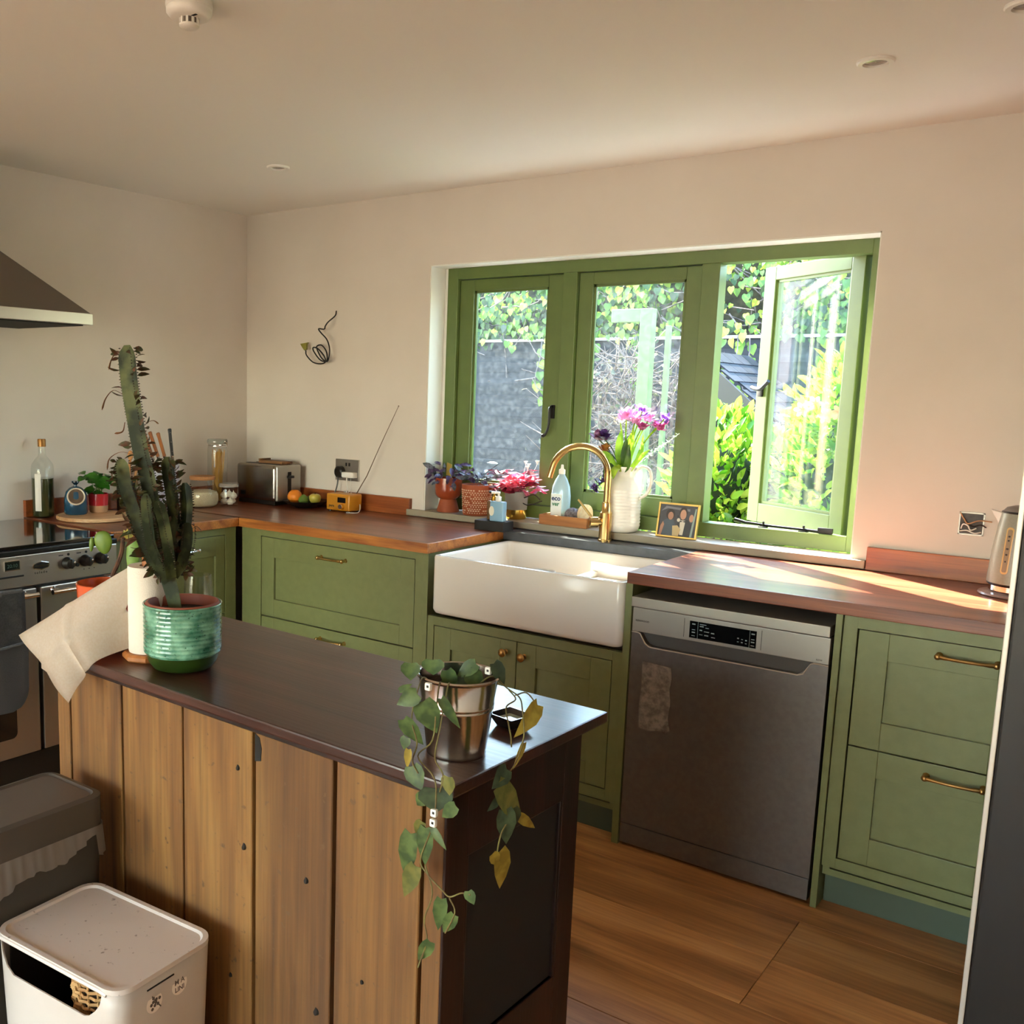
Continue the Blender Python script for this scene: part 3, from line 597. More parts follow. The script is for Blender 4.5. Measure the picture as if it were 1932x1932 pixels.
k = B(); k.tube([(RX+.085, -1.915, .597), (RX+.088, -1.83, .593), (RX+.085, -1.73, .599)], .005, 6); k.out('pocket_binding', GL, og)
k = B(); k.tube([(RX+.055, -1.93, .766), (RX+.06, -1.83, .772), (RX+.055, -1.735, .768)], .014, 8); k.out('loop', GL, og)
# ------------------------------------------------------------------ cooker hood
hd = thing('cooker_hood', 'stainless steel chimney hood on the left wall above the range', 'hood', (.25, -1.78, 1.70))
k = B(); HZ = 1.703
k.box(.001, .50, -2.28, -1.276, HZ, HZ+.042, .002); k.out('hood_lip', STEEL, hd, smooth=None)
k = B(); V = [(.5, -1.276), (.5, -2.28), (.001, -2.28), (.001, -1.276)]; T = [(.30, -1.64), (.30, -1.92), (.001, -1.92), (.001, -1.64)]; zt = HZ+.042+.27
for i in range(4):
    j = (i+1) % 4; k.face((V[i][0]-(.006 if V[i][0] > .1 else 0), V[i][1]+(.006 if V[i][1] < -1.7 else -.006), HZ+.042), (V[j][0]-(.006 if V[j][0] > .1 else 0), V[j][1]+(.006 if V[j][1] < -1.7 else -.006), HZ+.042), (T[j][0], T[j][1], zt), (T[i][0], T[i][1], zt))
k.out('hood_canopy', mat('hood_steel', '7E766D', .38, metal=.9), hd, smooth=None)
k = B(); k.box(.001, .30, -1.92, -1.64, zt, H); k.out('hood_chimney', STEEL, hd, smooth=None)
k = B(); k.box(.03, .47, -2.25, -1.3, HZ-.004, HZ+.004); k.out('filter', DARK, hd, smooth=None)
# ------------------------------------------------------------------ island
isl = thing('kitchen_island', 'old plank-clad wooden island with a dark polished top', 'island', (2.892, -2.307, 0), R(-1.95))
IZ = .854
k = B(); k.box(-1.215, 0, 0, .52, IZ-.022, IZ, .004, 2); k.out('island_top', MAHTOP, isl, local=True, smooth=None)
k = B(); k.box(-1.19, -.022, .012, .46, IZ-.034, IZ-.022, .001); k.out('top_moulding', MAHOG, isl, local=True, smooth=None)
bx_ = [(-1.189, -1.139, PINE), (-1.132, -.932, PINE), (-.925, -.716, PINE), (-.708, -.496, PINE), (-.486, -.280, PINE), (-.270, -.075, PINE), (-.066, -.026, PINE)]
random.seed(11)
for i, (x0, x1, mm) in enumerate(bx_):
    dy = random.uniform(-.0015, .0015)
    top = IZ-.034
    k = B(); k.box(x0, x1, .014+dy, .034+dy, .02, top, .0018, 1)
    o = k.out('plank', mm, isl, local=True, smooth=None)
# a bite broken out of the fourth plank is shown as a dark notch next to the joint
for x, z, rr_ in ((-.538, .735, .006), (-.52, .575, .0075), (-.345, .565, .0065), (-.315, .31, .008), (-.56, .28, .005), (-.20, .42, .004)):
    k = B(); k.cyl((x, .0125, z), (x+.002, .0175, z-.001), rr_, seg=12); k.out('nail_hole', DARK, isl, local=True)
k = B(); k.prism([(0, 0), (.016, .004), (.018, .03), (.012, .05), (0, .056)], (-.4855, .0125, .762), (1, 0, 0), (0, 0, 1), (0, .003, 0)); k.out('broken_notch', DARK, isl, local=True, smooth=None)
k = B(); k.box(-1.185, -.03, .036, .44, .02, IZ-.034); k.out('carcass', mat('island_inside', '120B08', .8), isl, local=True, smooth=None)
# polished end: stiles, rails and a sunk panel
k = B(); xo = -.022
k.box(xo-.02, xo, .014, .075, .0, IZ-.034, .0015); k.box(xo-.02, xo, .395, .456, .0, IZ-.034, .0015); k.box(xo-.02, xo, .075, .395, .70, IZ-.034, .0015); k.box(xo-.02, xo, .075, .395, .05, .33, .0015)
k.out('end_frame', MAHOG, isl, local=True, smooth=None)
k = B(); k.box(xo-.018, xo-.012, .07, .40, .32, .71); k.out('end_panel', mat('mahogany_panel', '2E0F0B', .5, spec=.3, color2='1F0B08', nscale=6), isl, local=True, smooth=None)
k = B()
for u0, u1, w0, w1 in ((.075, .395, .70, .708), (.075, .395, .322, .33), (.075, .083, .33, .70), (.387, .395, .33, .70)): k.box(xo-.012, xo-.001, u0, u1, w0, w1, .002)
k.out('panel_bead', MAHOG, isl, local=True, smooth=None)
k = B(); k.box(-1.189, -.022, .44, .456, .02, IZ-.034); k.out('back_board', MAHOG, isl, local=True, smooth=None)
# ------------------------------------------------------------------ litter box, bin
lb = thing('litter_box', 'pale grey hooded litter box on the floor against the planks', 'litter box', (2.168, -2.463, 0), R(4))
def box_shell(w0, d0, w1, d1, h, r, zs, n=6):
    t = bmesh.new(); out = []
    for zz in zs:
        f = zz/h; w_ = w0+(w1-w0)*f; d_ = d0+(d1-d0)*f
        out.append([t.verts.new((p[0], p[1], zz)) for p in rrect(-w_/2, w_/2, -d_/2, d_/2, r, n)])
    return t, out
t, rg_ = box_shell(.345, .232, .372, .25, .385, .035, [0.0, .004, .06, .12, .145, .2, .25, .3, .345, .385])
n_ = len(rg_[0])
cut = lambda v, z: (v.x+.186 > .03 and v.x < .125 and v.y < -.05)
for a_, q_ in zip(rg_, rg_[1:]):
    for i in range(n_):
        j = (i+1) % n_; c_ = (a_[i].co+a_[j].co+q_[i].co+q_[j].co)/4
        ft = [a_[i], a_[j], q_[j], q_[i]]
        t.faces.new(ft)
t.faces.new(rg_[0][::-1])
# opening in the long side facing the room: cut a rounded mouth out of the wall
k = B(); k._merge(t)
mesh_lb = k.out('box_body', OFFW, lb, local=True, smooth=50)
cu = B(); cu.prism([(-.125, .316), (.09, .316), (.104, .322), (.122, .338), (.136, .356), (.142, .376), (.138, .384), (-.16, .384), (-.163, .376), (-.158, .355), (-.145, .33)], (0, -.2, 0), (1, 0, 0), (0, 0, 1), (0, .11, 0))
cutter = cu.out('cutter', OFFW, None, local=True, smooth=None); cutter.parent = lb
md = mesh_lb.modifiers.new('b', 'BOOLEAN'); md.object = cutter; md.operation = 'DIFFERENCE'; md.solver = 'EXACT'
ms = mesh_lb.modifiers.new('s', 'SOLIDIFY'); ms.thickness = .003; ms.offset = -1
mesh_lb.modifiers.move(1, 0)
bpy.context.view_layer.update()
dg = bpy.context.evaluated_depsgraph_get(); nm_ = bpy.data.meshes.new_from_object(mesh_lb.evaluated_get(dg)); mesh_lb.modifiers.clear(); mesh_lb.data = nm_; bpy.data.objects.remove(cutter)
t, rg_ = box_shell(.376, .254, .376, .254, .01, .04, [0, .01], 6)
for a_, q_ in zip(rg_, rg_[1:]):
    for i in range(n_): t.faces.new((a_[i], a_[(i+1) % n_], q_[(i+1) % n_], q_[i]))
t.faces.new(rg_[0][::-1]); inner = [t.verts.new((p[0], p[1], .01)) for p in rrect(-.178, .178, -.117, .117, .032, 6)]; low = [t.verts.new((p[0], p[1], .0055)) for p in rrect(-.174, .174, -.113, .113, .03, 6)]
for i in range(n_):
    j = (i+1) % n_; t.faces.new((rg_[1][i], rg_[1][j], inner[j], inner[i])); t.faces.new((inner[i], inner[j], low[j], low[i]))
t.faces.new(low); bmesh.ops.translate(t, verts=t.verts, vec=(0, 0, .3855)); k = B(); k._merge(t)
k.tube([(-.17, -.126, .388), (.14, -.126, .388), (.155, -.123, .383)], .005, 8); k.out('lid', mat('dusty_lid_plastic', 'D3C9C0', .42, color2='8E8178', nscale=75, contrast=(.66, .74)), lb, local=True, smooth=40)
k = B(); k.box(.1855, .1872, -.055, .012, .3665, .369); k.out('side_slot', DARK, lb, local=True, smooth=None)
STK = mat('sticker_print', 'EFE6DA', .5); SINK = mat('sticker_ink', '5F554D', .6)
Mx = Matrix.Rotation(R(2.4), 4, 'Y')
for (y, z, kind) in ((-.036, .333, 0), (.028, .337, 1)):
    x = .1838; k = B(); k.cyl((x-.002, y, z), (x+.0008, y, z), .0195, seg=28); sk_ = k.out('round_sticker', STK, lb, local=True)
    if kind:
        for s__, dz, sz in (('M A', .003, .015), ('LINI', -.012, .014)):
            q_ = text('sticker_lettering', s__, sz, SINK, (0, 0, 0), RT, sk_, align='CENTER', bold=.0003); q_.location = (x+.0006, y, z+dz)
    else:
        k = B()
        for j in range(9):
            an = j*2.4; r_ = .003+.0013*j; cy, cz = y+r_*math.cos(an), z+r_*math.sin(an); k.cyl((x+.0006, cy, cz), (x+.0013, cy, cz), .0034, seg=7)
        k.tube([(x+.001, y+.015, z-.014), (x+.001, y+.004, z), (x+.001, y-.006, z+.016)], .0014, 5)
        setp(k.out('leaf_print', SINK, sk_, local=True), kind='stuff')
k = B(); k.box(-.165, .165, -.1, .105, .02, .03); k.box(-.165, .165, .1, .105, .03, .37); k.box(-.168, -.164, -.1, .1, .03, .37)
k.out('interior_shade', mat('litter_shade', '1C1713', .95), lb, local=True, smooth=None)  # dark sheets that paint the shade inside the box
# basket kept inside the box
bs = thing('wicker_basket', 'small woven wicker basket standing inside the hooded litter box', 'basket', (2.226, -2.478, .005))
RAT = mat('rattan', 'C39A63', .7, color2='9A6E3C', nscale=30)
bcx, bcy = 2.226, -2.478
prof = [(.05, .0), (.066, .12), (.077, .25), (.083, .365)]
def rad_at(z): 
    for (r0, z0), (r1, z1) in zip(prof, prof[1:]):
        if z <= z1+1e-6: return r0+(r1-r0)*(z-z0)/(z1-z0)
    return prof[-1][0]
k = B(); k.lathe([(.001, .001)]+[(r-.004, z) for r, z in prof]+[(r-.006, z) for r, z in prof[::-1]], (bcx, bcy, .006), 24); k.out('lining', mat('basket_shade', '2A1A0D', .9), bs)
k = B()
for i in range(30):
    z = .006+.0123*i; r_ = rad_at(z); pts = [(bcx+(r_+.0025*(1 if (j+i) % 2 else -1))*math.cos(j*math.pi/20), bcy+(r_+.0025*(1 if (j+i) % 2 else -1))*math.sin(j*math.pi/20), .006+z) for j in range(41)]
    k.tube(pts, .0036, 5)
setp(k.out('woven_strands', RAT, bs), kind='stuff')
k = B()
for j in range(24):
    an = j*math.pi/12; k.tube([(bcx+rad_at(z)*math.cos(an), bcy+rad_at(z)*math.sin(an), .006+z) for z in (.0, .12, .25, .36)], .0024, 5)
setp(k.out('upright_canes', RAT, bs), kind='stuff')
# slim pedal bin
bn = thing('pedal_bin', 'dark brown-grey bin with a white liner showing under its lid', 'bin', (1.874, -2.53, 0), R(1))
BING = mat('bin_plastic', '3F3B35', .5); BINL = mat('bin_lid_plastic', '4B453F', .45)
t, q = box_shell(.19, .40, .205, .425, .515, .03, [0, .01, .3, .515])
for a_, q_ in zip(q, q[1:]):
    for i in range(n_): t.faces.new((a_[i], a_[(i+1) % n_], q_[(i+1) % n_], q_[i]))
t.faces.new(q[0][::-1]); t.faces.new(q[-1]); k = B(); k._merge(t); k.out('bin_body', BING, bn, local=True, smooth=50)
t, q = box_shell(.212, .432, .212, .432, .07, .035, [0, .045, .058, .066])
prev = q
for a_, q_ in zip(q, q[1:]):
    for i in range(n_): t.faces.new((a_[i], a_[(i+1) % n_], q_[(i+1) % n_], q_[i]))
t.faces.new(q[0][::-1]); i1 = [t.verts.new((p[0], p[1], .07)) for p in rrect(-.092, .092, -.202, .202, .025, 6)]; i2 = [t.verts.new((p[0], p[1], .064)) for p in rrect(-.086, .086, -.196, .196, .022, 6)]
for A, Q in ((q[-1], i1), (i1, i2)):
    for i in range(n_): t.faces.new((A[i], A[(i+1) % n_], Q[(i+1) % n_], Q[i]))
t.faces.new(i2); bmesh.ops.translate(t, verts=t.verts, vec=(0, 0, .518)); k = B(); k._merge(t); k.out('bin_lid', BINL, bn, local=True, smooth=45)
k = B(); k.prism(rrect(-.085, .085, -.195, .195, .02, 5), (0, 0, .5823), (1, 0, 0), (0, 1, 0), (0, 0, .002)); k.out('lid_inset', mat('lid_inset', '5A5049', .4), bn, local=True, smooth=None)
t = bmesh.new(); random.seed(4); NN = 64; A = []; Q = []   # liner gathered below the lid
pp0 = rrect(-.107, .107, -.2165, .2165, .03, 5); pp = []
for p, q_ in zip(pp0, pp0[1:]+pp0[:1]):
    m_ = max(1, int(math.hypot(q_[0]-p[0], q_[1]-p[1])/.009)); pp += [(p[0]+(q_[0]-p[0])*i/m_, p[1]+(q_[1]-p[1])*i/m_) for i in range(m_)]
for i, p in enumerate(pp):
    d_ = Vector((p[0], p[1], 0)).normalized(); dz = .05+.022*math.sin(i*.11+2.2)+.012*math.sin(i*.31)+.003*math.sin(i*1.3)
    A.append(t.verts.new((p[0], p[1], .519))); Q.append(t.verts.new((p[0]+d_.x*(.004+.004*math.sin(i*2.3)), p[1]+d_.y*(.004+.004*math.sin(i*2.3)), .519-dz)))
for i in range(len(pp)): t.faces.new((A[i], A[(i+1) % len(pp)], Q[(i+1) % len(pp)], Q[i]))
bmesh.ops.solidify(t, geom=t.faces[:], thickness=.0015)
k = B(); k._merge(t); k.out('bin_liner', mat('bin_liner', 'A8A098', .35, alpha=.75), bn, local=True, smooth=60)
# ------------------------------------------------------------------ fridge at the right edge
fr = thing('fridge', 'tall dark grey fridge with a lit door edge painted pale at the right of the kitchen', 'fridge', (3.85, -.65, 0))
k = B(); k.box(3.556, 4.40, -.975, -.02, .02, 1.80, .004); k.out('fridge_body', mat('fridge_side', '2C2927', .5), fr, smooth=None)
k = B(); k.box(3.5, 3.948, -1.045, -.985, .012, 1.80, .006); k.out('fridge_door', mat('fridge_front', '2A2624', .38, metal=.4, bump=.04, bscale=400), fr, smooth=None)
k = B(); k.box(3.952, 4.40, -1.045, -.985, .012, 1.80, .006); k.out('fridge_door', MATS['fridge_front'], fr, smooth=None)
k = B(); k.box(3.4885, 3.4995, -1.047, -.975, .008, 1.80, .002); k.out('lit_door_edge', mat('painted_edge_light', 'CFC6BA', .35, metal=.4), fr, smooth=None)  # window light on the door edge, painted as a pale strip
for x in (3.905, 3.995):
    k = B(); k.tube([(x, -1.085, .8), (x, -1.085, 1.5)], .009, 10); k.box(x-.008, x+.008, -1.085, -1.04, .81, .83); k.box(x-.008, x+.008, -1.085, -1.04, 1.47, 1.49); k.out('door_handle', CHROME, fr)
k = B(); k.box(3.51, 4.39, -.97, -.05, 0, .02); k.out('feet', BLACK, fr, smooth=None)
# ------------------------------------------------------------------ ceiling fittings
def downlight(x, y, label, r=.045):
    d_ = thing('downlight', label, 'light', (x, y, H), group=None)
    k = B(); k.lathe([(r, 0), (r, -.004), (r*.93, -.007), (r*.68, -.0075), (r*.66, -.004), (r*.6, .0)], (x, y, H), 28); k.out('bezel', mat('downlight_white', 'E9E3D9', .3), d_)
    k = B(); k.lathe([(.001, -.003), (r*.5, -.0035), (r*.64, -.0015)], (x, y, H), 24); k.out('lens', mat('downlight_lens', '9C8F88', .15, metal=.5), d_)
downlight(.905, -.70, 'small round white ceiling spotlight near the left corner')
downlight(3.04, -.722, 'round ceiling spotlight right above the open window side')
downlight(3.385, -.93, 'round ceiling spotlight just cut by the right edge of the photo')
sm = thing('smoke_alarm', 'round white smoke alarm on the ceiling at the top edge', 'smoke alarm', (1.905, -2.0, H))
k = B(); k.lathe([(.001, 0), (.052, 0), (.053, -.012), (.0525, -.014), (.0505, -.016), (.0515, -.018), (.051, -.026), (.045, -.033), (.038, -.036), (.001, -.037)], (1.905, -2.0, H), 40); k.out('alarm_body', WHITEP, sm)
k = B(); k.lathe([(.0195, -.035), (.0195, -.05), (.001, -.05)], (1.905, -2.0, H), 24); k.out('sensor_core', mat('alarm_shadow', '6B5F54', .8), sm)
for j in range(10):
    an = j*math.pi/5; k = B(); k.box(-.0025, .0025, .0175, .0225, -.05, -.035, mtx=Matrix.Translation((1.905, -2.0, H)) @ Matrix.Rotation(an, 4, 'Z')); k.out('sensor_rib', WHITEP, sm, smooth=None)
k = B(); k.lathe([(.001, -.057), (.018, -.0565), (.0225, -.053), (.0225, -.049), (.001, -.049)], (1.905, -2.0, H), 24); k.out('sensor_cap', WHITEP, sm)
k = B(); k.box(1.925, 1.94, -2.012, -2.006, H-.0372, H-.0362, mtx=None); k.out('test_slot', DARK, sm, smooth=None)
# ------------------------------------------------------------------ things on the left worktop
GLZ = CLEAR
ob = thing('oil_bottle', 'clear glass bottle half full of dark green oil, left end by the wall', 'bottle', (.06, -1.23, HW))
c_ = (.06, -1.23, HW)
k = B(); k.lathe([(.001, .004), (.043, .002), (.046, .008), (.046, .2), (.043, .222), (.03, .242), (.0165, .258), (.0145, .27), (.0145, .30), (.016, .301), (.016, .306)], c_, 28); k.out('bottle_glass', GLZ, ob)
k = B(); k.lathe([(.001, .006), (.042, .006), (.0435, .012), (.0435, .165), (.001, .165)], c_, 28); k.out('oil', mat('olive_oil', '34381A', .05, spec=.7, coat=.5), ob)
k = B(); k.lathe([(.0165, .296), (.0168, .324), (.015, .328), (.001, .328)], c_, 20); k.out('bottle_cap', mat('bronze_cap', '9A6B33', .4, metal=.5), ob)
def arc_label(nm, c, r, a0, a1, z0, z1, m, par, n=8):
    k = B()
    for i in range(n):
        p, q = R(a0+(a1-a0)*i/n), R(a0+(a1-a0)*(i+1)/n)
        k.face((c[0]+r*math.cos(p), c[1]+r*math.sin(p), c[2]+z0), (c[0]+r*math.cos(q), c[1]+r*math.sin(q), c[2]+z0), (c[0]+r*math.cos(q), c[1]+r*math.sin(q), c[2]+z1), (c[0]+r*math.cos(p), c[1]+r*math.sin(p), c[2]+z1))
    return k.out(nm, m, par, smooth=60)
arc_label('bottle_label', c_, .0468, -75, -42, .03, .185, mat('label_paper', 'D9D3C8', .6), ob)
sb = thing('round_board', 'round wooden serving board on the worktop under the herb pot', 'board', (.245, -1.105, HW))
k = B(); k.lathe([(.001, 0), (.15, 0), (.156, .004), (.157, .012), (.153, .017), (.001, .017)], (.245, -1.105, HW+.0005), 56); k.out('board', wood('pale_board', ['A97A4C', 'BF9162', 'CDA578', 'D6B48A'], .5, (9, 1.3, 9), 2., .05), sb)
c_ = (.178, -1.152, HW+.018)
sp = thing('salt_pig', 'blue glazed salt pig with a cream rimmed mouth on the round board', 'salt pig', c_)
BLU = mat('blue_glaze', '1F4F68', .18, color2='143A50', nscale=20, coat=.5)
k = B(); k.lathe([(.001, 0), (.043, 0), (.048, .006), (.048, .05), (.047, .07), (.04, .095), (.026, .11), (.012, .116), (.001, .117)], c_, 32); k.out('glazed_body', BLU, sp)
k = B(); k.lathe([(.007, .112), (.006, .122), (.016, .133), (.015, .139), (.001, .14)], c_, 16); k.out('knob', mat('navy_glaze', '0F2433', .2, coat=.5), sp)
vd = Vector((.8, -.52, .28)).normalized(); qm = vd.to_track_quat('Z', 'Y').to_matrix().to_4x4()
mp_ = Matrix.Translation(Vector(c_)+Vector((0, 0, .064))+vd*.037) @ qm
k = B(); k.lathe([(.031, 0), (.037, .012), (.0355, .016), (.031, .014)], (0, 0, 0), 28, mtx=mp_); k.out('mouth_rim', mat('cream_glaze', 'D2C5AC', .3), sp)
k = B(); k.lathe([(.001, .008), (.02, .009), (.033, .0115)], (0, 0, 0), 28, mtx=mp_); k.out('mouth', mat('brown_bisque', '5D4630', .6), sp)
c_ = (.185, -1.045, HW+.018)
bp_ = thing('basil_plant', 'leafy green basil in a red and bare clay pot on the round board', 'plant', c_)
k = B(); k.lathe([(.001, 0), (.034, 0), (.037, .004), (.0395, .03)], c_, 28); k.out('bare_clay', mat('bare_clay', 'B98E69', .8), bp_)
k = B(); k.lathe([(.0395, .03), (.0425, .075), (.0425, .08), (.0395, .081), (.038, .07), (.001, .068)], c_, 28); k.out('red_glaze', mat('red_glaze', 'B5222A', .2, coat=.4), bp_)
k = B(); k.lathe([(.001, .0705), (.038, .0705)], c_, 20); k.out('soil', SOIL, bp_)
BAS = leafmat('basil_leaf', '2F6A1B', '478A26', .4, .3)
random.seed(21)
k = B(); tips = []
for i in range(9):
    an = i*.7; e = Vector(c_)+Vector((math.cos(an)*random.uniform(.02, .055), math.sin(an)*random.uniform(.02, .065), random.uniform(.10, .17))); tips.append(e)
    k.tube([Vector(c_)+Vector((math.cos(an)*.012, math.sin(an)*.012, .07)), (Vector(c_)+Vector((0, 0, .08))+e)/2+Vector((0, 0, .01)), e], [.0016, .0014, .001], 5)
k.out('stems', BAS, bp_)
for e in tips:
    for j in range(7):
        d_ = Vector((math.cos(j*2.1+e.x*99), math.sin(j*2.1+e.x*99), random.uniform(-.15, .3))).normalized(); L_ = random.uniform(.036, .056)
        bb = e-Vector((0, 0, .012*(j % 3))); q_ = B(); leaf(q_, bb, bb+d_*L_, L_*.66, Vector((.45, -.3, .8)), 'oval', .3, .25); q_.out('leaf', BAS, bp_, smooth=None)
# knife block and knives
kb_ = thing('knife_block', 'pale grey knife block behind the cactus against the left wall', 'knife block', (.12, -.66, HW))
k = B(); k.box(.07, .17, -.735, -.585, HW+.0005, HW+.205, .008); k.out('block', mat('pale_block', 'B3AEB8', .35), kb_, smooth=40)
k = B(); k.box(.078, .162, -.727, -.593, HW+.2035, HW+.2062); k.out('slot_insert', mat('slot_dark', '2B2826', .7), kb_, smooth=None)
KW = wood('knife_handle_wood', ['7A4420', '9A5B2C', 'AE7038'], .4, (10, 10, 2), 2., .05)
for y0, y1, z1, m, lab in ((-.705, -.755, 1.285, KW, 'wooden handled knife leaning furthest left in the knife block'), (-.672, -.718, 1.275, KW, 'middle of the three wooden handled knives in the block'), (-.635, -.672, 1.27, KW, 'wooden handled knife nearest the black handled one'), (-.59, -.604, 1.288, BLACK, 'black riveted knife standing right of the wooden handled knives')):
    kn = thing('kitchen_knife', lab, 'knife', (.12, y0, 1.12))
    A_ = Vector((.12, y0, 1.163)); Z_ = Vector((.12, y1, z1)); d_ = (Z_-A_).normalized()
    k = B(); k.tube([A_, A_+d_*.01, A_+(Z_-A_)*.4, A_+(Z_-A_)*.8, Z_-d_*.004, Z_], [.0095, .0085, .009, .0085, .0105, .007], 10, flat=.65, up=(1, 0, 0)); h_ = k.out('knife_handle', m, kn)
    k = B(); k.tube([A_-d_*.02, A_], [.0075, .009], 10, flat=.6, up=(1, 0, 0)); k.out('bolster', CHROME, kn)
    if m is BLACK:
        for f_ in (.15, .5, .85):
            k = B(); k.ball(A_+(Z_-A_)*f_+Vector((.0062, -.003, 0)), .0022, seg=8); k.out('rivet', CHROME, h_)
    k = B(); B0 = A_-d_*.16; s_ = Vector((0, 1, 0)); k.prism([(0, 0), (.15, -.002), (.15, .018), (.02, .016)], B0+Vector((-.001, -.008, 0)), d_, s_, (.0018, 0, 0)); k.out('blade', CHROME, kn, smooth=None)
# wooden spoons in a dark pot
ut = thing('utensil_pot', 'dark stoneware utensil pot behind the cactus', 'pot', (.12, -.85, HW))
k = B(); k.lathe([(.001, .004), (.04, .0), (.043, .005), (.043, .13), (.04, .13), (.039, .01)], (.12, -.85, HW+.0005), 24); k.out('pot', mat('dark_stoneware', '2E2A24', .4), ut)
for y0, y1, z1, x1 in ((-.85, -.828, 1.16, .12), (-.84, -.79, 1.15, .13)):
    us = thing('wooden_spoon', 'upright wooden spoon in the dark pot, %s' % ('the left one' if y1 < -.8 else 'the right one leaning to the knives'), 'spoon', (.12, y0, HW+.01))
    k = B(); k.tube([(.12, y0, HW+.012), (x1, y1, z1)], [.005, .0065], 8); k.out('handle', wood('spoon_wood'+str(y1), ['B77B45', 'C88E56', 'D39C66'], .6, (10, 10, 2), 2., .03), us)
    k = B(); k.ball((x1, y1+.002, z1+.012), .018, (.45, .8, 1.25), 14); k.out('spoon_bowl', MATS['spoon_wood'+str(y1)], us)
# jars
def jar(nm, lab, c, prof, extra=None):
    j_ = thing(nm, lab, 'jar', c); k = B(); k.lathe(prof, c, 32); k.out('jar_glass', CLEAR, j_); return j_
c_ = (.125, -.315, HW+.0005)
j_ = jar('clip_top_jar', 'tall clip top glass jar of spaghetti beside the toaster', c_, [(.001, .003), (.044, .001), (.048, .007), (.048, .255), (.046, .268), (.044, .272), (.044, .283), (.047, .285)])
k = B(); k.lathe([(.047, .286), (.049, .289), (.049, .303), (.045, .309), (.001, .311)], c_, 28); k.out('glass_lid', mat('grey_lid_glass', '8F8C80', .12, spec=.6, coat=.4), j_)
k = B(); k.lathe([(.0445, .274), (.0465, .2745), (.0465, .278), (.0445, .2785)], c_, 24); k.tube([(c_[0]+.047, c_[1]-.02, c_[2]+.276), (c_[0]+.055, c_[1]-.012, c_[2]+.29), (c_[0]+.05, c_[1], c_[2]+.30), (c_[0]+.055, c_[1]+.012, c_[2]+.29), (c_[0]+.047, c_[1]+.02, c_[2]+.276)], .0018, 6); k.out('wire_clip', CHROME, j_)
random.seed(2)
k = B()
for i in range(60):
    a_ = random.uniform(0, 6.28); r_ = .02*math.sqrt(random.random()); lx, ly = random.uniform(-.012, .012), random.uniform(-.016, .03)
    px_, py_ = c_[0]+r_*math.cos(a_), c_[1]-.004+r_*math.sin(a_)
    k.tube([(px_, py_, c_[2]+.008), (max(min(px_+lx, c_[0]+.03), c_[0]-.03), max(min(py_+ly, c_[1]+.03), c_[1]-.03), c_[2]+random.uniform(.235, .262))], .0016, 4)
sg = setp(k.out('spaghetti', mat('pasta', 'CE9A3E', .5), None), 'golden dry spaghetti standing inside the tall clip top jar', 'pasta', kind='stuff')
c_ = (.215, -.49, HW+.0005)
j_ = jar('storage_jar', 'wide glass storage jar with a wooden lid, half full of rice', c_, [(.001, .003), (.055, .001), (.07, .012), (.0755, .035), (.073, .07), (.062, .1), (.055, .118), (.054, .13)])
k = B(); k.lathe([(.001, .128), (.058, .128), (.06, .131), (.06, .142), (.058, .145), (.001, .145)], c_, 32); k.out('wooden_lid', wood('lid_wood', ['8E5B34', 'A8713F', 'B78048'], .6, (2, 10, 10), 2., .04), j_)
k = B(); k.lathe([(.001, .006), (.055, .004), (.0685, .014), (.0738, .035), (.0725, .06), (.066, .072), (.04, .08), (.001, .081)], c_, 32); setp(k.out('rice', mat('rice', 'CDBB98', .8, color2='BDA985', nscale=250, bump=.6, bscale=400)), 'pale rice filling the wide wooden lidded jar', 'rice', kind='stuff')
c_ = (.27, -.375, HW+.0005)
j_ = jar('clip_top_jar', 'small glass jar of garlic bulbs in front of the toaster', c_, [(.001, .003), (.042, .001), (.0465, .007), (.0475, .03), (.0465, .075), (.044, .085), (.045, .089)])
k = B(); k.lathe([(.0455, .09), (.048, .092), (.048, .103), (.044, .108), (.001, .109)], c_, 28); k.out('glass_lid', mat('clear_lid', 'A8A198', .12, spec=.6, alpha=.55), j_)
random.seed(9)
GAR = mat('garlic_skin', 'E4DAC8', .6, color2='D6C6B2', nscale=40)
for i, (dx, dy, dz) in enumerate([(0, .022, .024), (.02, -.01, .022), (-.02, -.01, .022), (.002, .002, .056), (.02, .012, .05), (-.016, -.016, .052)]):
    k = B(); k.lathe([(.001, -.013), (.012, -.012), (.0175, -.002), (.014, .009), (.005, .015), (.002, .02), (.0015, .024)], (c_[0]+dx, c_[1]+dy, c_[2]+dz), 12, wob=.12); setp(k.out('garlic_bulb', GAR), 'white garlic bulb %s of the small glass jar' % ('at the bottom back', 'at the bottom right', 'at the bottom left', 'in the upper middle', 'at the upper right', 'at the upper left')[i], 'garlic', 'garlic bulbs in the small jar')
# toaster
ts = thing('toaster', 'brushed steel two slot toaster in the corner of the worktop', 'toaster', (.29, -.13, HW))
TST = mat('toaster_steel', '9A938A', .24, metal=1., bump=.05, bscale=120, stretch=(1, 1, .05))
k = B(); k.box(.15, .418, -.215, -.045, HW+.018, 1.118, .02, 3); k.out('toaster_body', TST, ts, smooth=45)
k = B(); k.box(.16, .41, -.207, -.053, HW+.001, HW+.02, .004); k.out('toaster_base', BLACK, ts, smooth=None)
k = B(); k.box(.414, .432, -.212, -.048, HW+.02, 1.116, .009, 3); k.out('end_cap', mat('satin_end', 'AAA49B', .35, metal=.8), ts, smooth=45)
k = B(); k.box(.4315, .4335, -.142, -.118, HW+.05, 1.085, .001); k.out('lever_slot', DARK, ts, smooth=None)
k = B(); k.box(.433, .45, -.147, -.113, 1.055, 1.068, .003); k.out('lever', BLACK, ts, smooth=40)
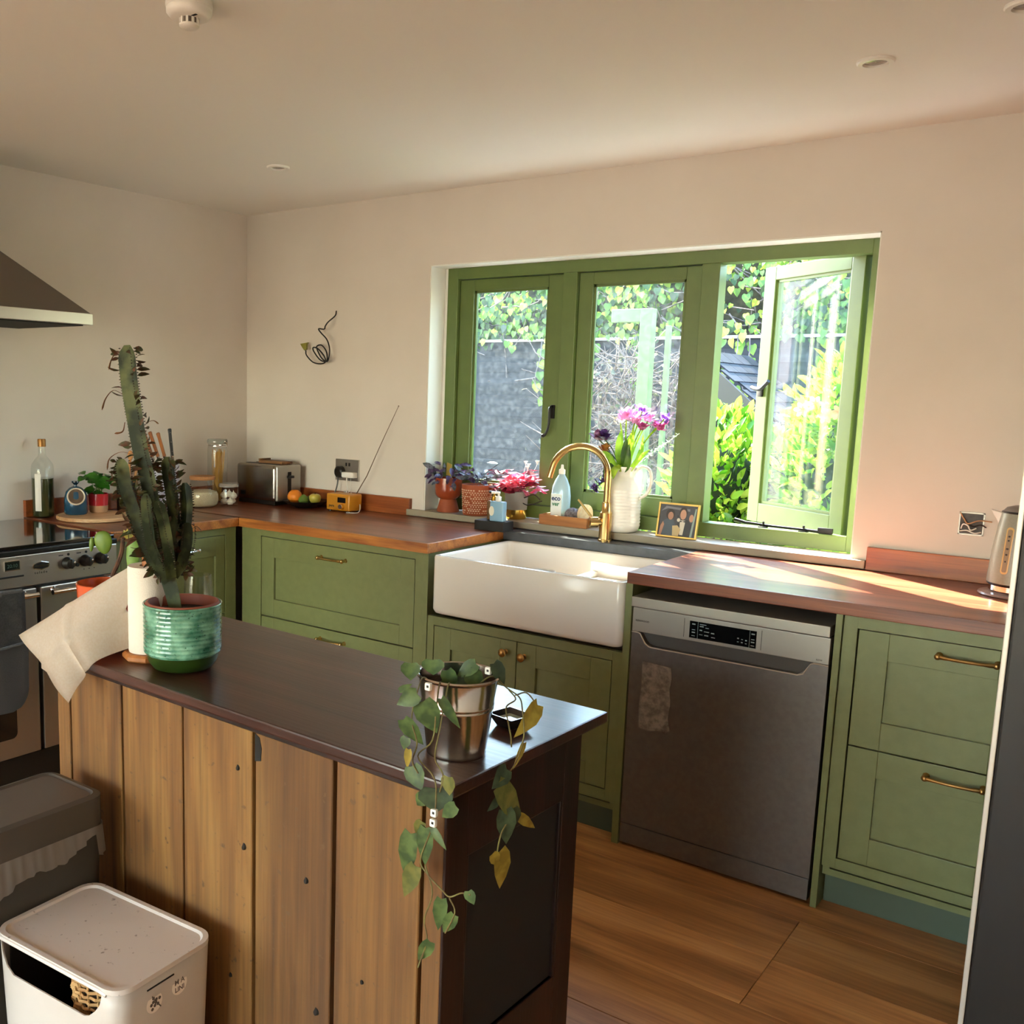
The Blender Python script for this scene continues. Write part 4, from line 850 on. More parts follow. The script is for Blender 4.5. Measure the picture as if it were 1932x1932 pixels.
for y in (-.165, -.095):
    k = B(); k.box(.18, .39, y-.013, y+.013, 1.1175, 1.1195); k.out('slot', DARK, ts, smooth=None)
k = B(); k.box(.185, .215, -.2175, -.214, .965, .985, .001); k.out('badge', BLACK, ts, smooth=None)
cr = B(); cr.box(.24, .40, -.15, -.075, 1.1195, 1.132, .003); cr.box(.24, .252, -.15, -.075, 1.132, 1.14, .001); setp(cr.out('bread_board', wood('small_board_wood', ['4A2C18', '7C5230', 'A87A4C'], .6, (2, 12, 12), 2., .05), smooth=None), 'small brown wooden board lying across the top of the toaster', 'board')
# fruit bowl
c_ = (.545, -.135, HW+.0005)
bw = thing('fruit_bowl', 'shallow black fruit dish between the toaster and the radio', 'dish', c_)
k = B(); k.lathe([(.001, .0), (.05, 0), (.055, .004), (.085, .016), (.108, .03), (.110, .033), (.106, .033), (.08, .02), (.05, .009), (.001, .008)], c_, 40); k.out('dish', mat('black_dish', '1A1817', .25), bw)
k = B(); cc = (.483, -.145, HW+.046); k.lathe([(.002, -.031), (.02, -.027), (.034, -.01), (.0355, .003), (.03, .02), (.016, .032), (.004, .034), (.001, .0335)], cc, 24); o_ = k.out('orange', mat('orange_peel', 'E8841F', .45, bump=.3, bscale=350)); setp(o_, 'bright orange at the left of the black dish', 'orange')
k = B(); k.lathe([(.002, -.018), (.018, -.015), (.027, 0), (.022, .014), (.010, .026), (.003, .03), (.001, .0305)], (.55, -.155, HW+.033), 20); setp(k.out('lime', mat('lime_skin', '5E7A28', .4, bump=.3, bscale=300)), 'green lime in the middle of the black dish', 'lime')
ap = thing('apple', 'small yellow green apple at the right of the black dish', 'apple', (.605, -.135, HW+.025))
k = B(); k.lathe([(.001, -.019), (.008, -.0225), (.015, -.021), (.021, -.0155), (.0255, -.008), (.0282, .001), (.0282, .009), (.0255, .016), (.020, .021), (.013, .0232), (.007, .022), (.002, .018)], (.605, -.135, HW+.045), 26); k.out('apple_flesh', mat('apple_skin', 'C9B04A', .35, color2='A6A040', nscale=18), ap)
k = B(); k.tube([(.605, -.135, HW+.062), (.607, -.137, HW+.075)], .0014, 5); k.out('stalk', SOIL, ap)
k = B(); k.ball((.535, -.095, HW+.032), .022, (1.2, 1, .9), 16); setp(k.out('lime', MATS['lime_skin']), 'green lime half hidden at the back of the black dish', 'lime')
# radio
rd = thing('radio', 'small yellow radio with a black screen and raised aerial', 'radio', (.765, -.11, HW), 0)
YEL = mat('mustard_plastic', 'D08A1C', .35, coat=.2)
k = B(); k.box(.694, .836, -.155, -.065, HW+.006, HW+.082, .008, 3); rb = k.out('radio_body', YEL, rd, smooth=45)
k = B(); k.box(.702, .828, -.1565, -.1545, HW+.013, HW+.075, .0005); k.out('front_panel', mat('mustard_front', 'C07F1E', .4, color2='B37518', nscale=300), rd, smooth=None)
k = B(); k.box(.765, .813, -.158, -.156, HW+.044, HW+.068, .0005); k.out('screen', HOBG, rd, smooth=None)
k = B(); k.tube([(.793, -.1565, HW+.027), (.793, -.163, HW+.027), (.793, -.172, HW+.027)], [.0145, .0135, .0125], 18); kk = k.out('dial', YEL, rd)
k = B(); k.tube([(.793, -.172, HW+.027), (.793, -.1735, HW+.027)], [.0115, .011], 18); k.out('dial_face', CHROME, kk)
text('radio_lettering', 'pure', .017, INK, (.712, -.1568, HW+.022), (R(90), 0, 0), rd, bold=.0004)
for x in (.71, .82):
    for y in (-.145, -.075):
        k = B(); k.cyl((x, y, HW+.0004), (x, y, HW+.007), .006, seg=8); k.out('foot', BLACK, rd)
k = B(); k.tube([(.79, -.06, HW+.07), (.845, -.045, 1.09), (.92, -.033, 1.25), (1.0, -.018, 1.415)], [.0026, .0022, .0017, .0012], 6); k.ball((1.0, -.018, 1.415), .003, seg=8); k.out('aerial', mat('aerial_metal', '7C6A5C', .3, metal=.8), rd)
# wall socket, plugs and leads
sk2 = thing('wall_socket', 'brushed metal double wall socket above the yellow radio', 'socket', (.69, -.002, 1.105))
k = B(); k.box(.618, .764, -.006, -.0005, 1.055, 1.156, .0015); pl_ = k.out('socket_plate', mat('satin_nickel', 'A29B92', .3, metal=.9), sk2, smooth=None)
k = B(); k.box(.682, .692, -.009, -.006, 1.124, 1.14, .001); k.out('switch', BLACK, pl_, smooth=None)
k = B(); k.box(.70, .71, -.009, -.006, 1.124, 1.14, .001); k.out('switch', BLACK, pl_, smooth=None)
k = B(); k.tube([(.655, -.0065, 1.095), (.655, -.03, 1.095), (.655, -.034, 1.094)], [.026, .025, .018], 18, flat=1.1); k.tube(spline([(.655, -.03, 1.072), (.657, -.035, 1.04), (.648, -.04, 1.0), (.64, -.045, .965), (.70, -.05, HW+.01), (.74, -.062, HW+.03)], 5), .0035, 6)
setp(k.out('black_plug', BLACK), 'round black plug and lead in the left side of the wall socket', 'plug')
k = B(); k.box(.684, .758, -.04, -.0065, 1.072, 1.098, .005); setp(k.out('usb_charger', mat('charger_white', 'E9E5DE', .3), smooth=45), 'white plug-in charger in the right side of the wall socket', 'charger')
k = B()
k.tube(spline([(.71, -.03, 1.071), (.712, -.032, 1.05), (.715, -.03, 1.015), (.70, -.035, .995), (.72, -.05, 1.012), (.74, -.04, .985), (.755, -.05, 1.005), (.775, -.035, .98), (.785, -.05, 1.0), (.80, -.05, .97), (.845, -.09, HW+.03), (.86, -.12, HW+.003), (.84, -.165, HW+.003), (.83, -.17, HW+.003)], 6), .0018, 6)
k.tube([(.71, -.03, 1.072), (.71, -.03, 1.055)], .0035, 6)
setp(k.out('charging_cable', MATS['charger_white']), 'white charging cable coiled between the socket and the yellow radio', 'cable')
k = B(); k.tube(spline([(.735, -.03, 1.071), (.738, -.034, 1.05), (.735, -.03, 1.02), (.728, -.045, .99), (.77, -.05, .96), (.82, -.06, HW+.004)], 5), .0013, 5)
setp(k.out('charging_cable', MATS['charger_white']), 'thin second white lead hanging straight down from the charger', 'cable')
# loose cable out of the wall
lc = thing('loose_cable', 'dark looped electric cable hanging out of the bare wall with a yellow end', 'cable', (.6, -.01, 1.83))
k = B(); pts = [(.603, 0, 1.848), (.606, -.012, 1.825), (.598, -.05, 1.795), (.588, -.06, 1.775), (.572, -.05, 1.762), (.528, -.04, 1.765), (.545, -.04, 1.745), (.585, -.045, 1.715), (.607, -.05, 1.675), (.605, -.05, 1.635), (.583, -.04, 1.612), (.54, -.03, 1.63), (.505, -.02, 1.665), (.50, -.02, 1.685), (.53, -.02, 1.69), (.57, -.03, 1.66), (.583, -.04, 1.615), (.55, -.05, 1.62), (.508, -.05, 1.66), (.50, -.045, 1.678), (.53, -.045, 1.672), (.568, -.045, 1.64), (.575, -.04, 1.612), (.54, -.035, 1.602), (.49, -.035, 1.61), (.448, -.035, 1.642), (.442, -.035, 1.665)]
k.tube(spline(pts, 6), .0033, 7); k.out('cable', BLACKM, lc)
k = B(); k.prism([(0, -.018), (.012, -.014), (.014, .012), (.022, .02), (-.028, .014), (-.014, -.004)], (.438, -.042, 1.683), (1, 0, 0), (0, 0, 1), (0, .012, 0), .0015); k.out('yellow_end', mat('yellow_sleeve', '7E7A2B', .5), lc, smooth=None)
# open back box with loose wires
bb_ = thing('electrical_back_box', 'open metal back box in the wall with loose wires, left of the kettle', 'socket box', (3.268, -.001, 1.105))
k = B(); k.box(3.236, 3.302, -.0015, .0, 1.073, 1.141); k.out('box_recess', mat('box_dark', '241A16', .5, color2='3E2F2A', nscale=60), bb_, smooth=None)
k = B()
for x0, x1, z0, z1 in ((3.234, 3.238, 1.071, 1.143), (3.30, 3.304, 1.071, 1.143), (3.234, 3.304, 1.071, 1.075), (3.234, 3.304, 1.139, 1.143)): k.box(x0, x1, -.003, 0, z0, z1)
k.out('box_rim', mat('galvanised', '8A817A', .35, metal=.9), bb_, smooth=None)
for pts, mm in (([(3.236, -.002, 1.14), (3.25, -.01, 1.12), (3.262, -.016, 1.108), (3.285, -.014, 1.118), (3.30, -.012, 1.12), (3.325, -.016, 1.119)], mat('copper_wire', 'B98A62', .4)), ([(3.242, -.002, 1.09), (3.248, -.012, 1.105), (3.262, -.018, 1.102), (3.27, -.014, 1.088), (3.285, -.01, 1.095)], MATS['charger_white']), ([(3.24, -.002, 1.082), (3.26, -.01, 1.086), (3.28, -.012, 1.079), (3.298, -.006, 1.083)], MATS['charger_white']), ([(3.255, -.002, 1.11), (3.275, -.014, 1.10), (3.295, -.014, 1.107), (3.312, -.016, 1.10)], BLACK)):
    k = B(); k.tube(spline(pts, 4), .002, 6); k.out('wire', mm, bb_)
# ------------------------------------------------------------------ kettle
c_ = (3.422, -.175, HW+.0005)
kt = thing('kettle', 'sage grey electric kettle with a water gauge beside the fridge', 'kettle', c_)
k = B(); k.lathe([(.001, 0), (.092, 0), (.096, .003), (.094, .008), (.07, .012), (.001, .012)], c_, 40); k.out('power_base', mat('pinkish_plastic', '8E7166', .3), kt)
k = B(); k.lathe([(.066, .013), (.07, .016), (.07, .032)], c_, 40); k.out('chrome_foot', CHROME, kt)
k = B(); k.lathe([(.0725, .031), (.0765, .036), (.0765, .039)], c_, 40); k.out('dark_band', BLACK, kt)
KG = mat('kettle_sage', '868372', .38, color2='817E6D', nscale=200)
k = B(); k.lathe([(.0765, .039), (.076, .06), (.071, .13), (.063, .2), (.056, .243)], c_, 40); k.out('kettle_body', KG, kt)
k = B(); k.lathe([(.057, .243), (.0575, .246), (.054, .249)], c_, 40); k.out('lid_band', BLACK, kt)
k = B(); k.lathe([(.054, .248), (.045, .259), (.025, .265), (.001, .266)], c_, 32); k.out('lid', mat('kettle_lid', '6E6054', .4), kt)
k = B(); sd2 = Vector((-.97, .2, 0)).normalized(); T0 = Vector(c_)+sd2*.045; k.prism([(0, .238), (.042, .248), (.014, .20)], T0-Vector((0, 0, 0))+Vector((0, -.012, 0)), sd2, (0, 0, 1), (0, .024, 0), .002); k.out('spout', mat('spout_white', 'D8CFC6', .3), kt, smooth=None)
gd = R(248)
def onk(z, off): # point on the cone in the gauge direction
    r_ = .0765-(z-.04)*.1; return Vector(c_)+Vector((math.cos(gd), math.sin(gd), 0))*(r_+off)+Vector((0, 0, z))
tv = Vector((-math.sin(gd), math.cos(gd), 0)); up_ = (onk(.21, 0)-onk(.07, 0)).normalized(); nn = tv.cross(up_)*(-1)
nn = Vector((math.cos(gd), math.sin(gd), .1)).normalized()
k = B(); k.prism(rrect(-.0105, .0105, 0, .137, .009, 5), onk(.069, -.001), tv, up_, nn*.004, .0008); gq = k.out('gauge_frame', mat('gauge_amber', 'C7A36B', .25, coat=.4), kt, smooth=None)
k = B(); k.prism(rrect(-.0065, .0065, .006, .131, .005, 4), onk(.069, .003), tv, up_, nn*.0006); k.out('gauge_window', mat('gauge_window', '8C7C66', .2), gq, smooth=None)
for i, (dz, wd) in enumerate(((.108, .006), (.096, .005), (.072, .007), (.055, .006), (.035, .004))):
    k = B(); k.prism(rrect(-wd/2, wd/2, dz, dz+.005, .001, 1), onk(.069, .0036), tv, up_, nn*.0005); k.out('gauge_mark', INK, gq, smooth=None)
k = B(); k.tube(spline([Vector(c_)+Vector((.05, .0, .24)), Vector(c_)+Vector((.095, -.0, .235)), Vector(c_)+Vector((.105, 0, .16)), Vector(c_)+Vector((.085, 0, .07))], 5), .011, 10, flat=.7); k.out('handle', KG, kt)
# ------------------------------------------------------------------ window sill things
SL = .9555
c_ = (1.247, .04, SL)
p1 = thing('purple_plant', 'purple striped trailing plant in a glazed terracotta goblet pot', 'plant', c_)
k = B(); k.lathe([(.001, 0), (.049, 0), (.0505, .004), (.043, .03), (.036, .056)], c_, 36); k.out('pot_foot', TERRA, p1)
k = B(); k.lathe([(.036, .056), (.05, .064), (.0595, .078), (.062, .1), (.0615, .15), (.0585, .151), (.057, .14), (.001, .138)], c_, 36); k.out('pot_bowl', mat('terracotta_glaze', '9C4526', .12, color2='8C3A20', nscale=14, coat=.7), p1)
k = B(); k.lathe([(.001, .1415), (.057, .1415)], c_, 24); k.out('soil', SOIL, p1)
PUR = leafmat('purple_leaf', '2E1638', '5E4468', .4, .2, 90); PURG = leafmat('grey_purple_leaf', '3E463C', '777580', .4, .2, 70)
random.seed(31)
for i in range(46):
    a_ = random.uniform(0, 6.28); r_ = .025+.06*random.random(); e = Vector(c_)+Vector((math.cos(a_)*r_*1.15, math.sin(a_)*r_*.72-.004, .165+random.uniform(-.015, .05)-max(0, r_-.055)*1.1))
    d_ = Vector((math.cos(a_), math.sin(a_)*.8, random.uniform(-.7, .5))).normalized(); L_ = random.uniform(.034, .054)
    q_ = B(); leaf(q_, e, e+d_*L_, L_*.46, Vector((.3, -.6, .6))+rv(.4), 'lance', .35, .2); q_.out('leaf', PUR if i % 3 else PURG, p1, smooth=None)
k = B(); k.box(1.235, 1.262, .036, .0375, SL+.155, SL+.22, .0003, mtx=Matrix.Translation((1.248, .04, 1.14)) @ Matrix.Rotation(R(18), 4, 'Y') @ Matrix.Rotation(R(20), 4, 'X') @ Matrix.Translation((-1.248, -.04, -1.14))); k.out('plant_tag', mat('yellow_tag', 'B59A4A', .6), p1, smooth=None)
c_ = (1.397, .04, SL)
p2 = thing('silver_plant', 'grey green leafy plant in a patterned terracotta pot on the sill', 'plant', c_)
k = B(); k.lathe([(.001, 0), (.056, 0), (.0585, .004), (.0665, .125), (.0665, .132), (.063, .133), (.06, .12), (.001, .118)], c_, 40); pt_ = k.out('pot', TERRA, p2)
k = B(); k.lathe([(.001, .12), (.06, .12)], c_, 24); k.out('soil', SOIL, p2)
k = B(); CRM = mat('cream_pattern', 'D8B79B', .7); random.seed(8)   # raised cream marks in bands
for rw in range(12):
    z = .01+rw*.0088; r_ = .0585+.0645*.12*z/.12; n_m = 34
    for j in range(n_m):
        if random.random() < .18: continue
        a_ = 6.283*j/n_m+(.09 if rw % 2 else 0); w2 = .0035 if rw % 3 else .0022; hh = .0052 if rw % 2 else .0036
        M_ = Matrix.Translation((c_[0], c_[1], c_[2]+z)) @ Matrix.Rotation(a_, 4, 'Z'); k.box(r_-.0005, r_+.0012, -w2, w2, 0, hh, mtx=M_)
setp(k.out('painted_marks', CRM, pt_), kind='stuff')
random.seed(33)
for i in range(40):
    a_ = random.uniform(0, 6.28); r_ = .01+.055*random.random(); e = Vector(c_)+Vector((math.cos(a_)*r_*1.2-.004, math.sin(a_)*r_*.8, .14+random.uniform(-.01, .07)*(1-r_/.09)+.005))
    d_ = Vector((math.cos(a_), math.sin(a_)*.8, random.uniform(-.4, .8))).normalized(); L_ = random.uniform(.03, .05)
    q_ = B(); leaf(q_, e, e+d_*L_, L_*.48, Vector((.3, -.6, .6))+rv(.5), 'lance', .3, .2); q_.out('leaf', PURG if i % 4 else PUR, p2, smooth=None)
k = B(); k.tube(spline([Vector(c_)+Vector((0, 0, .12)), Vector(c_)+Vector((.03, .02, .18)), Vector(c_)+Vector((.085, .03, .225))], 5), .0014, 5); k.out('stem', PURG, p2)
q_ = B(); leaf(q_, Vector(c_)+Vector((.085, .03, .225)), Vector(c_)+Vector((.03, .02, .235)), .02, (0, -.4, 1)); q_.out('leaf', leafmat('teal_leaf', '2F4F45', '5C8378', .4, .2), p2, smooth=None)
c_ = (1.586, .058, SL)
p3 = thing('oxalis_plant', 'bright pink and maroon shamrock leaved plant in a grey and gold pot', 'plant', c_)
k = B(); k.lathe([(.001, 0), (.042, 0), (.0435, .003), (.0455, .04)], c_, 36); k.out('gold_band', mat('gold_paint', 'C2A04A', .25, metal=.9), p3)
k = B(); k.lathe([(.0455, .04), (.05, .112), (.05, .117), (.0465, .118), (.045, .106), (.001, .105)], c_, 36); k.out('grey_pot', mat('concrete_grey', '8B8781', .85), p3)
k = B(); k.lathe([(.001, .108), (.045, .108)], c_, 20); k.out('soil', SOIL, p3)
PNK = leafmat('pink_leaf', 'C23A5A', 'EE8A9C', .4, .6, 40); MAR = leafmat('maroon_leaf', '4A0F1E', '8E2236', .4, .5, 40); LIL = leafmat('lilac_leaf', 'B48AC4', 'D7A9CC', .4, .5, 40)
random.seed(35)
k = B(); tips = []
for i in range(44):
    a_ = random.uniform(0, 6.28); e = Vector(c_)+Vector((math.cos(a_)*random.uniform(.02, .135), math.sin(a_)*random.uniform(.01, .05)-.0, random.uniform(.125, .215))); e.x = max(e.x, 1.455); e.y = min(e.y, .1); tips.append(e)
    k.tube(spline([Vector(c_)+Vector((math.cos(a_)*.015, math.sin(a_)*.012, .108)), (Vector(c_)+Vector((0, 0, .13))+e)/2+Vector((0, 0, .015)), e], 3), .001, 4)
setp(k.out('stems', mat('pink_stem', 'B9808A', .5), p3), kind='stuff')
for i, e in enumerate(tips):
    mm = MAR if e.x < 1.52 or i % 4 == 0 else (LIL if e.x > 1.68 and i % 2 else PNK); a0 = random.uniform(0, 6)
    for j in range(3):
        an = a0+j*2.094; d_ = Vector((math.cos(an), math.sin(an), random.uniform(-.75, .1))).normalized(); L_ = random.uniform(.032, .046); q_ = B()
        # triangular shamrock leaflet
        s_ = d_.cross(Vector((0, 0, 1))).normalized(); A_ = e; C1 = e+d_*L_*.9+s_*L_*.62; C2 = e+d_*L_*.9-s_*L_*.62; Mi = e+d_*L_*.82-Vector((0, 0, .006))
        q_.face(A_, C1, Mi); q_.face(A_, Mi, C2); q_.out('leaflet', mm, p3, smooth=None)
for i, (dx, dz) in enumerate(((.02, .235), (.035, .225), (.075, .24), (.03, .215))):
    e = Vector(c_)+Vector((dx, .03, dz)); k = B(); k.lathe([(.001, -.008), (.004, 0), (.008, .007), (.0095, .009)], e, 10); k.tube([Vector(c_)+Vector((dx*.3, .01, .11)), e-Vector((0, 0, .008))], .0008, 4); k.out('white_flower', mat('petal_white', 'F0ECE8', .6), p3)
# sprigs growing out of the side of the pot
k = B(); k.tube(spline([(1.63, .04, 1.025), (1.66, .03, 1.02), (1.70, .02, 1.032), (1.73, .02, 1.045)], 4), .0022, 5); k.tube(spline([(1.64, .03, 1.05), (1.69, .02, 1.068), (1.72, .02, 1.05)], 4), .0025, 5); k.out('dark_runner', mat('dark_stem', '2A211E', .6), p3)
# crate with washing-up bottle, brush and scourer
cr_ = thing('wooden_crate', 'shallow wooden tray on the window sill behind the tap', 'tray', (1.85, .035, SL))
CW = wood('crate_wood', ['7E4A22', '9C6330', 'B27A42'], .6, (2, 12, 12), 2., .1)
for bx0 in ((1.742, 1.957, -.02, -.012, .002, .04), (1.742, 1.957, .082, .09, .002, .04), (1.742, 1.75, -.012, .082, .002, .04), (1.949, 1.957, -.012, .082, .002, .04), (1.742, 1.957, -.02, .09, .0, .004)):
    k = B(); k.box(bx0[0], bx0[1], bx0[2], bx0[3], SL+bx0[4], SL+bx0[5], .001); k.out('slat', CW, cr_, smooth=None)
c_ = (1.803, .045, SL+.005)
wbt = thing('washing_up_bottle', 'clear blue tinted washing-up bottle in the wooden tray', 'bottle', c_)
M_ = Matrix.Translation(c_) @ Matrix.Diagonal((1, .62, 1, 1))
k = B(); k.lathe([(.001, 0), (.037, 0), (.041, .006), (.042, .05), (.043, .11), (.038, .15), (.026, .178), (.015, .195), (.013, .2)], (0, 0, 0), 32, mtx=M_); k.out('bottle_shell', mat('blue_tint_plastic', 'BBD6E8', .12, spec=.6, alpha=.5, coat=.3), wbt)
k = B(); k.lathe([(.014, .2), (.014, .218), (.007, .222), (.005, .238), (.001, .239)], (0, 0, 0), 20, mtx=M_); k.out('cap', WHITEP, wbt)
k = B(); k.lathe([(.001, .003), (.036, .003), (.0395, .008), (.0402, .045), (.001, .046)], (0, 0, 0), 24, mtx=M_); k.out('liquid', mat('yellow_liquid', 'C9C43E', .1, alpha=.8), wbt)
k = B(); k.box(1.773, 1.822, .0165, .0175, SL+.035, SL+.125, .0003); lbp = k.out('bottle_label', mat('label_white', 'E2E8E6', .5), wbt, smooth=None)
text('label_lettering', 'eco', .028, mat('label_navy', '1E3A66', .5), (1.776, .0160, SL+.098), (R(90), 0, 0), lbp, bold=.0008)
text('label_lettering', 'ver', .024, mat('label_green', '2E7D5B', .5), (1.780, .0160, SL+.076), (R(90), 0, 0), lbp, bold=.0006)
k = B(); k.ball((1.868, .028, SL+.04), .034, (1, .85, 1), 20); setp(k.out('wire_scourer', mat('steel_wool', '8C8488', .6, metal=.4, color2='5E585C', nscale=90, bump=1., bscale=160)), 'round grey wire scourer in the wooden tray', 'scourer', kind=None)
bs_ = thing('round_brush', 'round wooden backed dish brush standing in the wooden tray', 'brush', (1.918, .05, SL+.006))
k = B(); k.tube([(1.905, .055, SL+.047), (1.918, .052, SL+.047)], [.042, .042], 28); k.out('brush_back', wood('brush_wood', ['C9AE84', 'D8C098', 'E2CDA8'], .6, (8, 8, 8), 1., .03), bs_)
k = B()
for j in range(40):
    a_ = j*2.4; r_ = .005*math.sqrt(j); k.tube([(1.905, .055+r_*math.cos(a_), SL+.047+r_*math.sin(a_)), (1.888, .057+r_*1.1*math.cos(a_), SL+.047+r_*1.1*math.sin(a_))], .0016, 4)
setp(k.out('bristles', mat('bristle', 'A89C92', .8), bs_), kind='stuff')
# white jug of flowers
c_ = (2.078, .033, SL)
jg = thing('flower_jug', 'tall ribbed white ceramic jug with a looped handle on the sill', 'jug', c_)
pr = [(.001, 0), (.058, 0), (.066, .006), (.0705, .02)]
for i in range(12): pr += [(.0724+.0005*math.sin(i*1.3), .026+i*.0125), (.0722, .030+i*.0125), (.0703, .0322+i*.0125)]
pr += [(.068, .182), (.058, .2), (.047, .215), (.045, .228), (.049, .243), (.055, .255), (.052, .256), (.045, .243), (.042, .228), (.044, .215), (.056, .195), (.066, .175), (.064, .03), (.001, .012)]
JW = mat('jug_white', 'DFDAD0', .25, coat=.4)
k = B(); k.lathe(pr, c_, 48); k.out('jug_body', JW, jg, smooth=75)
k = B(); k.tube(spline([Vector(c_)+Vector((.048, 0, .238)), Vector(c_)+Vector((.075, -.002, .258)), Vector(c_)+Vector((.108, -.004, .245)), Vector(c_)+Vector((.115, -.004, .2)), Vector(c_)+Vector((.1, -.003, .155)), Vector(c_)+Vector((.07, 0, .135))], 6), .0085, 12, flat=.7); k.out('handle', JW, jg)
TG = leafmat('tulip_leaf', '7FA32C', 'B4CF3F', .4, .55, 20); TGD = leafmat('dark_tulip_leaf', '2E4A1E', '5C7B33', .4, .3, 20)
def blade(base, mid, tip, w_, m, nrm=(0, -1, .2), par=None):
    pts = spline([base, mid, tip], 4); n_ = len(pts); q = B(); vs = []
    for i, p in enumerate(pts):
        d_ = (pts[min(i+1, n_-1)]-pts[max(i-1, 0)]).normalized(); s_ = d_.cross(Vector(nrm)).normalized(); t_ = i/(n_-1); ww = w_*.5*max(.02, (math.sin(math.pi*min(1, .12+t_*.88))**.8)); f_ = Vector(nrm).normalized()
        vs.append((q.bm.verts.new(p+s_*ww+f_*ww*.5), q.bm.verts.new(p), q.bm.verts.new(p-s_*ww+f_*ww*.5)))
    for A, C in zip(vs, vs[1:]):
        for j in (0, 1):
            f = q.bm.faces.new((A[j], A[j+1], C[j+1], C[j])); f.smooth = True
    return q.out('leaf', m, par, smooth=None)
jb = Vector(c_)+Vector((0, 0, .235))
def bloom(nm, lab, cat, pos, m, n, L_, w_, stem=None, ruff=0, sm=TG, spread=.5):
    L_ *= 1.3; w_ *= 1.35; n = int(n*1.3); ruff *= 1.15
    fl = thing(nm, lab, cat, jb); k = B(); k.tube(spline([Vector(c_)+Vector((random.uniform(-.02, .02), 0, .04)), jb+Vector(((pos[0]-jb.x)*.25, 0, 0)), (jb+Vector(pos))/2+Vector((0, 0, .01)), pos], 4), .0024, 6); k.out('stem', sm, fl)
    for i in range(n):
        a_ = i*2.4; el = spread*(1-i/n)+.05; d_ = Vector((math.cos(a_)*el*1.6, math.sin(a_)*el*1.6, 1-el*.9)).normalized(); P_ = Vector(pos)-Vector((0, 0, .008))
        if ruff: P_ = P_+Vector((math.cos(a_), math.sin(a_), 0))*ruff*math.sqrt(i/n)+Vector((0, 0, random.uniform(-ruff, ruff)*.7)); d_ = (d_+rv(.6)).normalized()
        q = B(); leaf(q, P_, P_+d_*L_, w_, -d_.cross(Vector((math.sin(a_), -math.cos(a_), .1))), 'round', .5, -.1 if not ruff else .2); q.out('petal', m, fl, smooth=None)
    return fl
random.seed(41)
PP = leafmat('pink_petal', 'E59ACB', 'F5BFE0', .5, .5, 60); PV = leafmat('violet_petal', '7B4FA8', 'B783D0', .5, .5, 60); PD = leafmat('dark_purple_petal', '2A1434', '4E2A60', .4, .3, 60); PM = leafmat('magenta_petal', '9E2C66', 'D15A9C', .5, .4, 60); PO = leafmat('orange_petal', 'A5602A', 'C98A3A', .5, .4, 60)
bloom('cut_flower', 'pale pink bloom at the top left of the jug', 'flower', (2.072, .04, 1.405), PP, 16, .026, .02, ruff=.017)
bloom('cut_flower', 'pale pink and rose bloom in the top centre of the jug', 'flower', (2.115, .03, 1.395), PP, 14, .024, .018, ruff=.014)
bloom('cut_flower', 'violet bloom at the very top of the bouquet', 'flower', (2.128, .055, 1.425), PV, 22, .016, .012, ruff=.024)
bloom('cut_flower', 'magenta bloom under the violet one in the bouquet', 'flower', (2.14, .035, 1.365), PM, 10, .022, .016, ruff=.01)
bloom('cut_flower', 'pink flower at the upper right edge of the bouquet', 'flower', (2.158, .06, 1.40), PP, 12, .02, .014, ruff=.015)
bloom('cut_flower', 'mauve ruffled flower furthest right in the bouquet', 'flower', (2.21, .04, 1.375), PM, 16, .018, .013, ruff=.018)
bloom('cut_flower', 'lilac flower tipped above the mauve one at the right', 'flower', (2.225, .045, 1.40), PV, 14, .017, .012, ruff=.015)
bloom('cut_flower', 'dark purple tulip drooping at the left of the bouquet', 'flower', (1.985, .035, 1.315), PD, 9, .036, .024, spread=.9, sm=TGD)
bloom('cut_flower', 'pinkish dark tulip petals furthest left in the bouquet', 'flower', (1.958, .03, 1.315), leafmat('plum_petal', '6B3350', 'A8788F', .5, .3, 60), 6, .034, .02, spread=1.2, sm=TGD)
bloom('cut_flower', 'rusty orange flower low at the left of the bouquet', 'flower', (1.998, .02, 1.275), PO, 12, .02, .016, ruff=.013, sm=TGD)
bloom('cut_flower', 'small dark purple flower hanging over the jug shoulder', 'flower', (2.005, .0, 1.155), PD, 12, .016, .012, ruff=.02, sm=TGD)
bloom('cut_flower', 'tiny dark purple flower hanging lowest left of the jug', 'flower', (1.975, -.005, 1.118), PD, 10, .014, .01, ruff=.016, sm=TGD)
bloom('cut_flower', 'beige dry seed head behind the pink bloom', 'flower', (2.03, .075, 1.39), leafmat('dry_petal', 'B7A58A', 'D4C7A8', .7, .3, 60), 14, .014, .008, ruff=.022)
fo = thing('cut_foliage', 'broad yellow green tulip leaves and grey sprigs standing in the white jug', 'foliage', jb)
